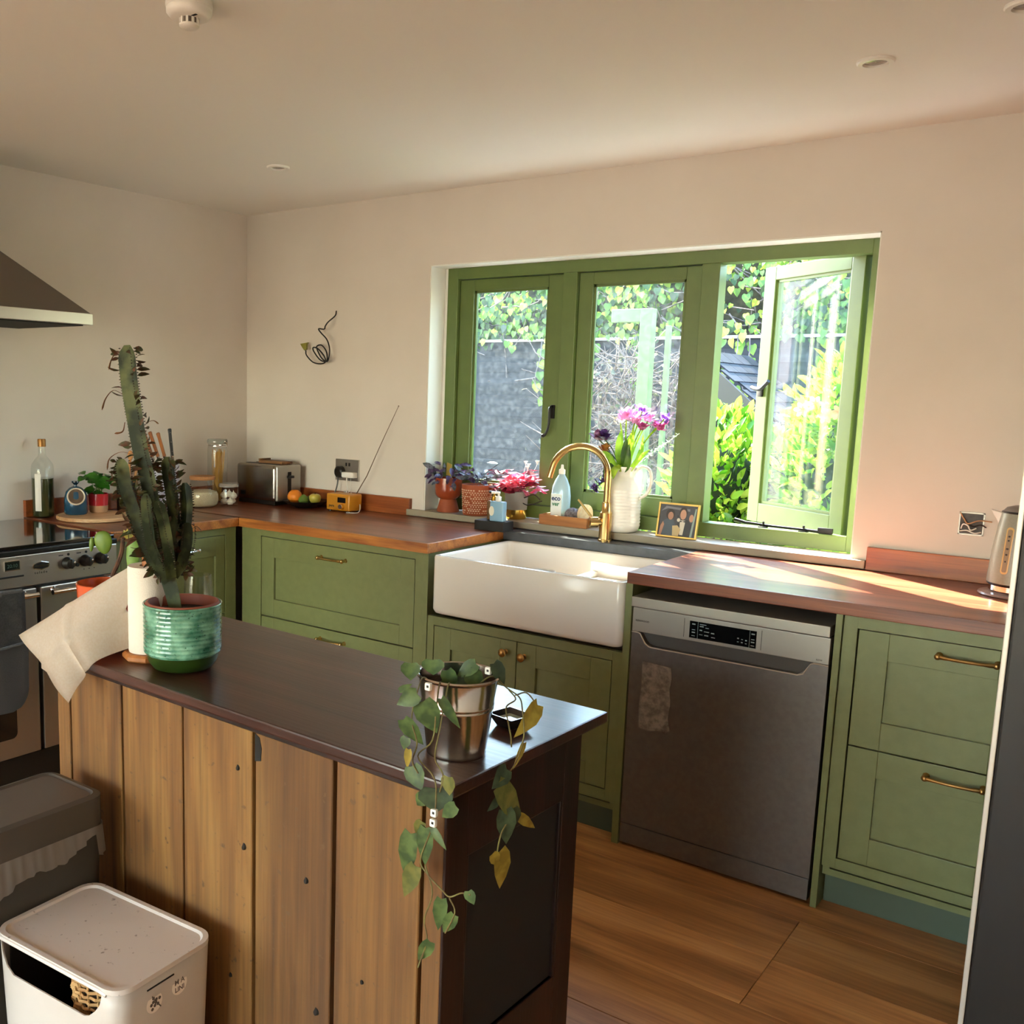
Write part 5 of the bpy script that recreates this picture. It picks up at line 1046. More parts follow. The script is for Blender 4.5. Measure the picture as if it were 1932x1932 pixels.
for b0, m0, t0, w_, mm in (((2.07, .03, 1.18), (2.065, .015, 1.28), (2.07, .01, 1.355), .035, TG), ((2.08, .03, 1.18), (2.095, .01, 1.26), (2.115, -.0, 1.345), .034, TG), ((2.09, .03, 1.18), (2.098, .0, 1.25), (2.10, -.01, 1.325), .038, TGD), ((2.09, .03, 1.18), (2.11, .02, 1.27), (2.118, .01, 1.38), .022, TG), ((2.08, .01, 1.19), (2.115, -.015, 1.22), (2.118, -.02, 1.305), .03, TGD), ((2.1, .03, 1.18), (2.145, .03, 1.26), (2.15, .03, 1.34), .018, TG), ((2.1, .02, 1.18), (2.15, .0, 1.24), (2.2, -.01, 1.285), .022, TG), ((2.09, 0, 1.2), (2.085, -.05, 1.205), (2.085, -.075, 1.165), .032, TG), ((2.07, .01, 1.19), (2.03, -.02, 1.25), (2.005, -.03, 1.26), .03, TG), ((2.06, 0, 1.19), (2.045, -.035, 1.21), (2.04, -.06, 1.165), .03, TGD), ((2.07, .02, 1.18), (2.055, .03, 1.26), (2.04, .04, 1.33), .018, TGD)):
    blade(b0, m0, t0, w_, mm, par=fo)
k = B(); random.seed(43)
for base, tip in (((2.1, .05, 1.2), (2.27, .085, 1.345)), ((2.08, .05, 1.2), (2.055, .075, 1.36)), ((2.1, .05, 1.2), (2.22, .08, 1.31)), ((2.08, .05, 1.2), (2.03, .07, 1.33))):
    base, tip = Vector(base), Vector(tip); k.tube([base, tip], .0012, 4)
    for i in range(26):
        p = base+(tip-base)*(.35+.65*i/26); d_ = rv(1).normalized(); leaf(k, p, p+d_*.014, .007, rv(1), 'small', .2, 0)
setp(k.out('grey_sprigs', leafmat('grey_sprig', '8BA48A', 'C3D3BC', .6, .4, 60), fo, smooth=None), kind='stuff')
# photo frame
c_ = (2.312, .01, SL)
pf = thing('photo_frame', 'small gold framed photo of a couple propped on the sill', 'photo frame', c_)
M_ = Matrix.Translation(c_) @ Matrix.Rotation(R(-10), 4, 'X')
FWd, FHt = .158, .131
for x0, x1, z0, z1 in ((-FWd/2, -FWd/2+.007, 0, FHt), (FWd/2-.007, FWd/2, 0, FHt), (-FWd/2+.007, FWd/2-.007, FHt-.007, FHt), (-FWd/2+.007, FWd/2-.007, 0, .007)):
    k = B(); k.box(x0, x1, -.006, .006, z0, z1, .0012, mtx=M_); k.out('frame_strip', mat('gold_frame', 'C9A85E', .3, metal=.8) if 'gold_frame' not in MATS else MATS['gold_frame'], pf, smooth=None)
k = B(); cols = ['3A3A40', 'B98A70', '1B1C20', 'CFC8B8', '3F4B55', 'BFA878', '6F7078', '8FA39B', '2A211E', 'A87A62']; pm = [mat('print_%s' % i, c0, .35) for i, c0 in enumerate(['3A3A40', 'B98A70', '1B1C20', 'CFC8B8', '3F4B55', 'BFA878', '6F7078', '8FA39B', '2A211E', 'A87A62'])]
def pq(i, poly, lay):
    k.mi = i; k.face(*[M_ @ Vector((p[0]*(FWd-.014)/2, -.0015-lay*.00015, .007+(p[1]+1)/2*(FHt-.014))) for p in poly])
def ell(cx, cy, rx, ry, n=14): return [(cx+rx*math.cos(6.283*j/n), cy+ry*math.sin(6.283*j/n)) for j in range(n)]
pq(0, [(-1, -1), (1, -1), (1, 1), (-1, 1)], 0); pq(6, [(-.95, .55), (-.7, .9), (.6, .8), (.6, .65), (-.6, .75)], 1)
pq(4, [(-.95, -1), (-.8, -.1), (-.55, .12), (-.25, .1), (-.1, -.3), (-.1, -1)], 2); pq(8, ell(-.42, .38, .24, .36), 3); pq(9, ell(-.4, .28, .15, .26), 4); pq(9, [(-.95, -1), (-.9, -.4), (-.78, -.1), (-.7, -.3), (-.82, -1)], 5)
pq(2, [(-.05, -1), (.0, -.1), (.12, .1), (.55, .1), (.75, -.2), (.82, -1)], 5); pq(3, [(.12, .05), (.42, .05), (.35, -.9), (.18, -.9)], 6); pq(8, ell(.27, .56, .21, .36), 6); pq(1, ell(.27, .42, .165, .33), 7); pq(2, [(.08, .06), (.27, -.02), (.46, .06), (.46, -.1), (.27, -.03), (.08, -.1)], 8)
pq(5, [(-.2, -.98), (-.25, -.35), (.02, -.3), (.22, -.55), (.12, -.98)], 9); pq(3, ell(.05, .05, .09, .12), 9); pq(1, ell(.72, .22, .12, .25), 6); pq(7, [(.72, -1), (.88, .85), (.96, .85), (.84, -1)], 10)
k.out('photo_print', pm, pf, smooth=None)
k = B(); k.box(-.03, .03, .006, .0085, .0, .1, mtx=M_); k.prism([(0, 0), (.05, -.002), (0, .085)], (2.31, .022, SL+.0), (0, 1, 0), (0, 0, 1), (.004, 0, 0)); k.out('frame_back', BLACK, pf, smooth=None)
# soap tray
k = B(); k.box(1.53, 1.668, -.176, -.096, HW+.001, HW+.041, .002); setp(k.out('black_stand', mat('matt_black', '191817', .7), smooth=None), 'matt black block under the two soap bottles beside the sink', 'stand')
ZS = HW+.0415
def dispenser(nm, lab, x0, x1, y0, y1, h, m, pm_, neck, pump_dir):
    d_ = thing(nm, lab, 'soap bottle', ((x0+x1)/2, (y0+y1)/2, ZS)); cx, cy = (x0+x1)/2, (y0+y1)/2
    k = B(); k.box(x0, x1, y0, y1, ZS, ZS+h, .006, 3); k.out('bottle_body', m, d_, smooth=45)
    k = B(); k.lathe([(.012, 0), (.0125, .002), (.012, .018), (.006, .021), (.0045, .022), (.0045, .032)], (cx, cy, ZS+h), 18); k.out('collar', neck, d_)
    k = B(); k.box(-.006, .03, -.007, .007, 0, .009, .003, mtx=Matrix.Translation((cx, cy, ZS+h+.03)) @ Matrix.Rotation(pump_dir, 4, 'Z')); k.out('pump_head', pm_, d_, smooth=45)
    return d_
dispenser('soap_bottle', 'brown soap bottle with a black and gold pump behind the blue one', 1.563, 1.612, -.138, -.105, .078, mat('brown_bottle', '6E5337', .25, coat=.3), BLACK, mat('gold_collar', 'B78A35', .3, metal=.9), R(160))
sbx = dispenser('soap_bottle', 'pale blue soap bottle with a white pump on the black block', 1.598, 1.662, -.172, -.142, .082, mat('blue_bottle', '7FA6BF', .3, coat=.3), WHITEP, WHITEP, R(200))
k = B(); k.prism(ell(0, 0, .012, .02, 18), (1.608, -.1722, ZS+.042), (1, 0, 0), (0, 0, 1), (0, -.0006, 0)); k.out('oval_label', mat('cream_label', 'D9D2BE', .5), sbx, smooth=None)
# ------------------------------------------------------------------ things on the island
IZT = .8545
c_ = (2.045, -2.151, IZT)
cp_ = thing('cactus_plant', 'tall branching cactus-like plant in a turquoise glazed ribbed pot', 'plant', c_)
TQ = bpy.data.materials.new('turquoise_glaze'); TQ.use_nodes = True; n = TQ.node_tree; p = n.nodes['Principled BSDF']; p.inputs['Roughness'].default_value = .15; p.inputs['Coat Weight'].default_value = .6
tc = n.nodes.new('ShaderNodeTexCoord'); v = n.nodes.new('ShaderNodeTexVoronoi'); v.inputs['Scale'].default_value = 95; v.inputs['Randomness'].default_value = 1
t5 = n.nodes.new('ShaderNodeTexNoise'); t5.inputs['Scale'].default_value = 26; t5.inputs['Detail'].default_value = 4
n.links.new(tc.outputs['Object'], v.inputs[0]); n.links.new(tc.outputs['Object'], t5.inputs['Vector'])
r1 = n.nodes.new('ShaderNodeValToRGB'); r1.color_ramp.elements[0].position = .0; r1.color_ramp.elements[0].color = (1, 1, 1, 1); r1.color_ramp.elements[1].position = .22; r1.color_ramp.elements[1].color = (0, 0, 0, 1); n.links.new(v.outputs[0], r1.inputs[0])
r2_ = n.nodes.new('ShaderNodeValToRGB'); r2_.color_ramp.elements[0].position = .38; r2_.color_ramp.elements[0].color = lin('2F6B52'); r2_.color_ramp.elements[1].position = .66; r2_.color_ramp.elements[1].color = lin('7FB79B'); n.links.new(t5.outputs[0], r2_.inputs[0])
mx = n.nodes.new('ShaderNodeMix'); mx.data_type = 'RGBA'; mx.inputs[7].default_value = lin('14372C'); mm_ = n.nodes.new('ShaderNodeMath'); mm_.operation = 'MULTIPLY'; mm_.inputs[1].default_value = .8
n.links.new(r1.outputs[0], mm_.inputs[0]); n.links.new(mm_.outputs[0], mx.inputs[0]); n.links.new(r2_.outputs[0], mx.inputs[6]); n.links.new(mx.outputs[2], p.inputs['Base Color'])
bn = n.nodes.new('ShaderNodeBump'); bn.inputs['Strength'].default_value = .8; bn.inputs['Distance'].default_value = .003; bn.invert = True; n.links.new(r1.outputs[0], bn.inputs['Height']); n.links.new(bn.outputs[0], p.inputs['Normal'])
prr = [(.0815, .036)]
for i in range(11): prr += [(.0853+.002*(i > 0), .040+i*.0097), (.0868, .0435+i*.0097), (.0845+.0015*(i/11), .047+i*.0097)]
prr += [(.0872, .146), (.0882, .1485), (.0862, .150), (.0835, .1485), (.082, .13)]
k = B(); k.lathe(prr, c_, 64); k.out('glazed_pot', TQ, cp_, smooth=80)
k = B(); k.lathe([(.001, 0), (.055, 0), (.066, .004), (.076, .018), (.0815, .037)], c_, 56); k.out('green_pot_base', mat('olive_glaze', '33501C', .3, color2='22350F', nscale=9, coat=.3), cp_)
k = B(); k.lathe([(.0815, .12), (.0825, .1475), (.08, .152), (.0755, .1525), (.073, .148), (.072, .12)], c_, 48); k.out('inner_clay_pot', mat('inner_clay', '8A4630', .6), cp_)
k = B(); k.lathe([(.001, .128), (.04, .1295), (.073, .128)], c_, 24); k.out('soil', SOIL, cp_)
CG = mat('cactus_green', '1E2812', .6, spec=.3, color2='59603A', nscale=16, contrast=(.48, .64)); CL = leafmat('cactus_leaf', '3C4722', '5E3A28', .5, .25, 60)
def arm(pts, r0, r1, star=(3, .46), sc=6):
    P = spline(pts, sc); n_ = len(P); rad = [r0+(r1-r0)*i/(n_-1) for i in range(n_)]; rad[-1] = r1*.35; rad[-2] = r1*.8
    k = B(); k.tube(P, rad, 9, star=star, up=(.35, .2, .9)); o = k.out('stem', CG, cp_, smooth=25)
    return P, rad
arms = []
arms.append(arm([(2.037, -2.158, .975), (2.03, -2.163, 1.022), (2.019, -2.171, 1.075)], .0165, .0215))
A0 = arm([(2.021, -2.17, 1.05), (2.01, -2.179, 1.141), (1.999, -2.188, 1.212), (1.99, -2.195, 1.276), (1.978, -2.204, 1.339), (1.968, -2.212, 1.42), (1.961, -2.218, 1.488), (1.957, -2.222, 1.565)], .0185, .0225); arms.append(A0)
arms.append(arm([(2.035, -2.18, 1.055), (2.018, -2.208, 1.099), (1.999, -2.224, 1.157), (1.984, -2.236, 1.215), (1.970, -2.246, 1.265), (1.966, -2.25, 1.322)], .015, .0195))
arms.append(arm([(2.018, -2.15, 1.058), (2.012, -2.141, 1.125), (2.010, -2.142, 1.209), (2.003, -2.148, 1.28), (1.998, -2.15, 1.325)], .016, .017))
arms.append(arm([(2.024, -2.156, 1.06), (2.036, -2.141, 1.091), (2.044, -2.133, 1.139), (2.043, -2.133, 1.181)], .013, .0165))
arms.append(arm([(2.045, -2.185, 1.065), (2.058, -2.202, 1.126), (2.050, -2.209, 1.19), (2.04, -2.216, 1.235)], .0135, .016))
arms.append(arm([(2.02, -2.14, 1.06), (2.018, -2.126, 1.11), (2.024, -2.119, 1.207), (2.02, -2.121, 1.267)], .013, .016))
arms.append(arm([(2.03, -2.185, 1.07), (2.022, -2.215, 1.13), (2.02, -2.225, 1.19), (2.018, -2.228, 1.25)], .012, .014))
random.seed(51)
k = B(); nL = 0
for ai, (P, rad) in enumerate(arms[1:], 1):
    for i in range(2, len(P)-1):
        d_ = (P[i+1]-P[i-1]).normalized(); x = Vector((.3, .2, .9)); x = (x-d_*x.dot(d_)).normalized(); y = d_.cross(x)
        for sub in (0, .5):
            for a_ in range(3):
                ph = a_*2*math.pi/3+1.05*(ai % 2); o_ = (x*math.cos(ph)+y*math.sin(ph)); q = P[i]+(P[i+1]-P[i])*sub+o_*rad[i]*.95
                k.tube([q, q+o_*.004+rv(.001)], [.0016, .0003], 4)
                lim = .62 if ai > 1 else (.2 if P[i].z < 1.5 else .5)
                if random.random() < lim and nL < 250:
                    nL += 1; dd_ = (o_+d_*random.uniform(-.2, .6)+rv(.3)).normalized(); L_ = random.uniform(.016, .034) if ai > 1 else random.uniform(.016, .03)
                    q2 = B(); leaf(q2, q, q+dd_*L_, L_*.42, rv(1), 'oval', .35, random.uniform(.1, .6)); q2.out('leaf', CL, cp_, smooth=None)
setp(k.out('spines', mat('spine', '2E2216', .6), cp_), kind='stuff')
DRY = mat('dry_leaf', '7A4B22', .6)
for pts in ([(1.947, -2.228, 1.545), (1.935, -2.236, 1.55), (1.925, -2.243, 1.53), (1.922, -2.246, 1.512)], [(1.945, -2.228, 1.46), (1.928, -2.24, 1.468), (1.914, -2.25, 1.45), (1.908, -2.256, 1.425)], [(1.962, -2.215, 1.33), (1.94, -2.232, 1.335), (1.921, -2.248, 1.32), (1.917, -2.252, 1.295)], [(1.948, -2.226, 1.40), (1.945, -2.23, 1.38), (1.93, -2.24, 1.375)], [(2.043, -2.128, 1.16), (2.055, -2.118, 1.172), (2.065, -2.11, 1.16)], [(1.985, -2.2, 1.40), (2.0, -2.19, 1.405), (2.008, -2.182, 1.398)]):
    k = B(); S_ = spline(pts, 4); m_ = len(S_); k.tube(S_, [.0012+.0035*(i/(m_-1))**2 if i < m_-1 else .001 for i in range(m_)], 6, flat=.4); k.out('withered_leaf', DRY, cp_)
# paper towel holder, roll and loose sheet
c_ = (1.928, -2.155, IZT)
th_ = thing('towel_holder', 'wooden kitchen roll holder with an eight sided base on the island', 'holder', c_)
KWD = wood('holder_wood', ['8C5226', 'A8642F', 'BC7A40'], .5, (9, 9, 2), 2., .06)
k = B(); k.lathe([(.001, 0), (.056, 0), (.06, .004), (.06, .012), (.054, .017), (.001, .017)], c_, 8); k.out('octagonal_base', KWD, th_, smooth=20)
k = B(); k.lathe([(.0145, .017), (.013, .2), (.0105, .29), (.0125, .30), (.0115, .312), (.001, .316)], c_, 20); k.out('rod', KWD, th_)
pr_ = thing('kitchen_roll', 'white kitchen roll on the wooden holder behind the cactus pot', 'kitchen roll', (c_[0], c_[1], IZT+.018))
PAP = mat('paper_towel', 'E6DACB', .95, bump=.35, bscale=350)
k = B(); rr0 = .044; k.lathe([(.018, 0), (rr0, 0), (rr0+.001, .004), (rr0+.001, .196), (rr0, .2), (.018, .2)], (c_[0], c_[1], IZT+.018), 48); k.out('roll', PAP, pr_)
k = B(); k.lathe([(.018, 0), (.018, .2005), (.0165, .2005), (.0165, 0)], (c_[0], c_[1], IZT+.018), 24); k.out('core', mat('card_core', '8E6E4E', .8), pr_)
t = bmesh.new(); g = []; NU, NV = 22, 16
Ta, Ba = Vector((1.896, -2.186, IZT+.212)), Vector((1.896, -2.186, IZT+.022)); C1 = Vector((1.675, -2.33, .896)); D1 = Vector((1.917, -2.365, .792))
for i in range(NU+1):
    u_ = i/NU; rowv = []
    for j in range(NV+1):
        v_ = j/NV; top = Ta.lerp(C1, u_)+Vector((0, .0, .002*math.sin(math.pi*u_))); 
        bot = Ba.lerp(D1, u_)+Vector((-.018*math.sin(math.pi*u_), -.045*math.sin(math.pi*min(1, u_*1.5))*(1-u_), .012*math.sin(math.pi*u_)*(1)))
        pnt = top.lerp(bot, v_); pnt += Vector((-.02, -.035, 0))*math.sin(math.pi*v_)*math.sin(math.pi*min(1, u_*1.1))*.5+Vector((0, -.0035, 0))*math.sin(v_*9+u_*7)*u_
        crease = -.007*(math.exp(-((v_-.5)/.03)**2)+math.exp(-((u_-.55)/.03)**2)); pnt.y += crease
        rowv.append(t.verts.new(pnt))
    g.append(rowv)
for i in range(NU):
    for j in range(NV): f = t.faces.new((g[i][j], g[i+1][j], g[i+1][j+1], g[i][j+1]))
bmesh.ops.solidify(t, geom=t.faces[:], thickness=.0006)
PSH = leafmat('paper_sheet_material', 'F2E8DB', 'EEE2D2', .9, .3, 200)
k = B(); k._merge(t); k.out('loose_sheet', PSH, pr_, smooth=70)
# orange pot with opuntia-like plant
c_ = (1.772, -2.158, IZT)
op = thing('orange_pot_plant', 'bright orange pot with a green paddle cactus behind the paper towel', 'plant', c_)
k = B(); k.lathe([(.001, 0), (.055, 0), (.059, .005), (.068, .15), (.069, .157), (.0655, .158), (.0645, .15), (.062, .125)], c_, 48); k.out('pot', mat('orange_glaze', 'C9501F', .18, coat=.6), op)
k = B(); k.lathe([(.001, .126), (.063, .126)], c_, 24); k.out('soil', SOIL, op)
PAD = mat('paddle_green', '4F7A2C', .5, color2='7FA04A', nscale=25); PADL = mat('lime_paddle', '6E8A28', .45, color2='4F6C1E', nscale=20)
n_v = Vector((fw.x, fw.y, 0)).normalized(); s_v = Vector((n_v.y, -n_v.x, 0))
def pad(c0, w_, h_, th, tilt, m, nm='pad'):
    t_ = bmesh.new(); bmesh.ops.create_uvsphere(t_, u_segments=20, v_segments=14, radius=1)
    for vv in t_.verts:
        z = vv.co.z; vv.co = Vector((vv.co.x*w_*(1-.18*(-z)), vv.co.y*th, z*h_))
    Mm = Matrix.Translation(c0) @ Matrix.Rotation(math.atan2(s_v.y, s_v.x), 4, 'Z') @ Matrix.Rotation(tilt, 4, 'Y'); q = B(); q._merge(t_, Mm); return q.out(nm, m, op)
pad((1.823, -2.115, 1.075), .0165, .045, .007, R(3), PAD); pad((1.770, -2.160, 1.108), .021, .028, .007, R(-8), PADL, 'round_leaf'); pad((1.748, -2.178, 1.103), .006, .018, .004, R(4), PADL, 'round_leaf')
k = B(); k.tube(spline([(1.786, -2.146, .985), (1.786, -2.146, 1.03), (1.792, -2.14, 1.05), (1.803, -2.133, 1.085), (1.806, -2.13, 1.12)], 4), [.0065]*5+[.0055]*12, 7); k.out('woody_stem', mat('woody_brown', '5E3C26', .8, color2='2E1E16', nscale=40), op)
k = B(); k.tube([(1.786, -2.146, 1.03), (1.768, -2.16, 1.028)], [.003, .001], 5); k.tube([(1.786, -2.146, 1.03), (1.803, -2.135, 1.036)], [.003, .001], 5); k.tube([(1.754, -2.173, 1.126), (1.815, -2.122, 1.132), (1.819, -2.12, 1.06)], .0009, 4); k.out('twigs', MATS['woody_brown'], op)
for a_ in (-.5, 0, .5, 1.0):
    q = B(); b_ = Vector((1.812, -2.123, 1.118)); leaf(q, b_, b_+s_v*.018*math.sin(a_)+Vector((0, 0, .024*math.cos(a_))), .011, -n_v, 'lance'); q.out('young_leaf', leafmat('young_leaf_%s' % a_, '8E8A2E', 'B0A03A', .5, .3), op, smooth=None)
# drinking glass
c_ = (1.697, -1.803, IZT)
k = B(); k.lathe([(.001, .001), (.026, 0), (.03, .004), (.038, .03), (.041, .06), (.038, .1), (.0355, .118), (.034, .1185), (.0365, .1), (.0395, .06), (.0365, .03), (.028, .008), (.001, .006)], c_, 40)
setp(k.out('drinking_glass', CLEAR), 'empty clear drinking glass behind the turquoise pot on the island', 'glass')
isl_note = None
# small square black dish
th2 = R(-12)
dq = thing('square_dish', 'small square dark dish with pale inside beside the metal bucket', 'dish', (2.806, -1.993, IZT), th2)
t = bmesh.new(); rs = []
for hw, z in ((.016, 0), (.019, .0), (.031, .022), (.0315, .0235), (.0295, .0235), (.018, .004)): rs.append([t.verts.new((p[0], p[1], z)) for p in rrect(-hw, hw, -hw, hw, .004, 3)])
for A, Q in zip(rs, rs[1:]):
    m_ = len(A)
    for i in range(m_): t.faces.new((A[i], A[(i+1) % m_], Q[(i+1) % m_], Q[i]))
t.faces.new(rs[0][::-1]); k = B(); k._merge(t); k.out('dish_wall', mat('black_ceramic', '141213', .2, coat=.5), dq, local=True, smooth=40)
k = B(); k.prism(rrect(-.024, .024, -.024, .024, .004, 3), (0, 0, .0125), (1, 0, 0), (0, 1, 0), (0, 0, .001)); k.out('dish_lining', mat('pale_lining', 'A9B3A6', .15, coat=.4), dq, local=True, smooth=None)
# bucket with trailing plant
c_ = (2.806, -2.176, IZT)
bk = thing('bucket_plant', 'trailing heart leaved plant in a shiny metal bucket at the island corner', 'plant', c_)
TIN = mat('zinc_bucket', 'B9B2AA', .16, metal=1., bump=.05, bscale=60)
k = B(); k.lathe([(.001, .002), (.049, .002), (.0515, 0), (.0525, .003), (.052, .006), (.062, .082), (.0632, .084), (.0632, .087), (.0625, .0885), (.064, .091), (.064, .094), (.0634, .0955), (.069, .136), (.072, .138), (.073, .141), (.071, .1435), (.0685, .142), (.064, .11)], c_, 56); k.out('bucket', TIN, bk)
k = B(); k.lathe([(.001, .118), (.04, .121), (.065, .118)], c_, 24); k.out('soil', SOIL, bk)
VS = mat('vine_stem', '5B4A2C', .7, color2='6F6A38', nscale=60)
VINES = {
 'a': [(2.787, -2.216, .971), (2.775, -2.236, .996), (2.815, -2.31, .992), (2.815, -2.322, .952), (2.829, -2.325, .916), (2.839, -2.350, .896), (2.851, -2.350, .878)],
 'b': [(2.795, -2.210, .965), (2.815, -2.245, .998), (2.842, -2.292, .971), (2.849, -2.31, .922), (2.835, -2.33, .897), (2.882, -2.350, .880), (2.887, -2.350, .845), (2.882, -2.350, .799), (2.861, -2.350, .737), (2.874, -2.350, .716), (2.903, -2.350, .699), (2.919, -2.350, .692), (2.941, -2.350, .706), (2.958, -2.350, .709)],
 'c': [(2.812, -2.197, .965), (2.83, -2.24, .998), (2.85, -2.28, .978), (2.855, -2.300, .935), (2.862, -2.32, .898), (2.899, -2.350, .889), (2.894, -2.350, .859)],
 'd': [(2.870, -2.350, .730), (2.886, -2.350, .686), (2.872, -2.350, .637), (2.878, -2.350, .602), (2.862, -2.350, .548)],
 'e': [(2.919, -2.350, .690), (2.930, -2.350, .669), (2.913, -2.350, .628)],
 'f': [(2.84, -2.17, .98), (2.862, -2.155, .998), (2.882, -2.140, .978), (2.905, -2.135, .965), (2.935, -2.175, .958), (2.945, -2.184, .916), (2.945, -2.207, .879), (2.945, -2.229, .863), (2.945, -2.215, .834), (2.945, -2.200, .798), (2.945, -2.241, .771), (2.945, -2.253, .740), (2.945, -2.246, .722)],
 'g': [(2.885, -2.138, .975), (2.895, -2.130, .958), (2.883, -2.140, .944), (2.90, -2.16, .925), (2.918, -2.18, .91), (2.92, -2.18, .892)],
 'h': [(2.894, -2.131, .965), (2.910, -2.119, .970), (2.945, -2.143, .961)]}
for nm, pts in VINES.items():
    k = B(); k.tube(spline(pts, 5), .0013, 6); k.out('vine', VS, bk)
VG = leafmat('vine_green', '3F5530', '5E7440', .45, .25, 45); VD = leafmat('vine_dark', '2C3B28', '44563A', .45, .2, 45); VY = leafmat('vine_yellow', '8E7A2E', 'B09A3E', .5, .35, 45); VO = leafmat('vine_olive', '5E6430', '7C7A3C', .5, .3, 45)
LV = [
((2.752,-2.244,1.018),(2.753,-2.244,0.991),0.026,'g'),((2.782,-2.220,1.025),(2.783,-2.220,1.001),0.030,'g'),((2.821,-2.317,0.995),(2.798,-2.335,0.978),0.023,'g'),((2.829,-2.311,0.983),(2.845,-2.298,0.935),0.032,'g'),((2.805,-2.330,0.952),(2.827,-2.312,0.913),0.022,'g'),((2.809,-2.326,0.921),(2.805,-2.330,0.903),0.015,'g'),((2.831,-2.350,0.913),(2.829,-2.350,0.884),0.010,'y'),((2.839,-2.350,0.887),(2.857,-2.350,0.856),0.026,'g'),((2.910,-2.350,0.888),(2.911,-2.350,0.861),0.020,'o'),((2.886,-2.350,0.863),(2.888,-2.350,0.828),0.042,'d'),((2.840,-2.350,0.773),(2.829,-2.350,0.695),0.026,'g'),((2.870,-2.350,0.792),(2.868,-2.350,0.733),0.022,'g'),((2.852,-2.350,0.721),(2.832,-2.350,0.667),0.024,'o'),((2.882,-2.350,0.796),(2.906,-2.350,0.770),0.010,'g'),((2.904,-2.350,0.683),(2.899,-2.350,0.632),0.018,'g'),((2.929,-2.350,0.665),(2.908,-2.350,0.626),0.017,'g'),((2.954,-2.350,0.714),(2.963,-2.350,0.696),0.014,'g'),((2.885,-2.350,0.602),(2.863,-2.350,0.561),0.018,'g'),
((2.945,-2.143,0.962),(2.945,-2.193,0.925),0.026,'y'),((2.945,-2.183,0.906),(2.945,-2.209,0.873),0.009,'y'),((2.945,-2.235,0.876),(2.945,-2.272,0.858),0.023,'d'),((2.945,-2.261,0.855),(2.945,-2.187,0.777),0.034,'o'),((2.945,-2.193,0.783),(2.945,-2.136,0.742),0.014,'y'),((2.945,-2.235,0.806),(2.945,-2.225,0.749),0.027,'d'),((2.945,-2.247,0.738),(2.945,-2.225,0.667),0.030,'y'),((2.945,-2.269,0.742),(2.945,-2.251,0.719),0.016,'y'),
((2.840,-2.174,1.019),(2.816,-2.193,0.999),0.021,'g'),((2.801,-2.205,1.007),(2.812,-2.197,0.972),0.021,'g'),((2.830,-2.182,1.004),(2.850,-2.166,0.982),0.025,'g'),((2.864,-2.155,1.021),(2.880,-2.142,0.985),0.020,'d'),((2.816,-2.193,0.988),(2.851,-2.166,0.984),0.016,'d'),((2.85,-2.290,0.987),(2.874,-2.275,0.942),0.014,'g'),((2.794,-2.211,0.987),(2.80,-2.2,0.976),0.016,'g'),((2.738,-2.255,0.969),(2.753,-2.244,0.980),0.009,'g'),((2.945,-2.260,0.833),(2.945,-2.281,0.821),0.012,'d'),((2.925,-2.35,.845),(2.90,-2.35,.82),.018,'g'),((2.862,-2.35,.80),(2.85,-2.35,.775),.016,'o'),((2.865,-2.35,.845),(2.85,-2.35,.825),.018,'g'),((2.945,-2.21,.80),(2.945,-2.20,.765),.02,'d')]
random.seed(61)
for b_, t_, w_, c0 in LV:
    b_, t_ = Vector(b_), Vector(t_); nz = Vector((.25, -1, .15)) if b_.y < -2.28 else (Vector((1, -.5, .2)) if b_.x > 2.94 else Vector((.4, -.7, .5)))
    q = B(); leaf(q, b_, b_+(t_-b_)*1.15, w_*1.3, nz+rv(.25), 'heart', .22, random.uniform(0, .2)); q.out('leaf', {'g': VG, 'd': VD, 'y': VY, 'o': VO}[c0], bk, smooth=None)
WCL = mat('clip_white', 'EDEAE2', .4)
for i, (pp_, lab) in enumerate((((2.857, -2.161, 1.008), 'small white plant clip at the back rim of the bucket'), ((2.835, -2.306, 1.008), 'small white plant clip at the front left rim of the bucket'), ((2.886, -2.352, .823), 'upper of two white clips on the vine below the bucket'), ((2.885, -2.352, .806), 'lower of two white clips on the vine below the bucket'))):
    cl = thing('plant_clip', lab, 'clip', pp_); k = B(); k.box(pp_[0]-.0055, pp_[0]+.0055, pp_[1]-.004, pp_[1]+.004, pp_[2]-.0065, pp_[2]+.0065, .0025); k.out('clip_body', WCL, cl, smooth=45)
    k = B(); k.box(pp_[0]-.001, pp_[0]+.003, pp_[1]-.0045, pp_[1]-.004, pp_[2]-.001, pp_[2]+.003, .0); k.out('clip_slot', DARK, cl, smooth=None)
# red-orange ball just entering the frame
k = B(); k.ball((3.177, -1.385, .028), .028, seg=24); setp(k.out('toy_ball', mat('orange_red_rubber', 'C23A18', .3)), 'shiny orange red ball on the floor cut by the bottom edge', 'ball')

# ================================================================== outside the window
random.seed(71)
k = B(); k.box(-9, 9, .19, 14, -.2, -.1); setp(k.out('garden_ground', mat('pale_paving', 'A9A8A4', .8, color2='8F9094', nscale=3), smooth=None), kind='structure')
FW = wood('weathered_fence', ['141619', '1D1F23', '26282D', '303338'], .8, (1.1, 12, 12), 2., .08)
fn = thing('garden_fence', 'weathered grey fence of overlapping horizontal boards across the garden', 'fence', (0, 3.25, -.1))
for i in range(23):
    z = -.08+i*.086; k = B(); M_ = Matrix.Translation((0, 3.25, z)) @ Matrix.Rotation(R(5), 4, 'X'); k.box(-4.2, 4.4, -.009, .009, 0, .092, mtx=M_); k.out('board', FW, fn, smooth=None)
for i in range(5): k = B(); k.box(-4+2*i-.04, -4+2*i+.04, 3.27, 3.34, -.1, 1.88); k.out('post', FW, fn, smooth=None)
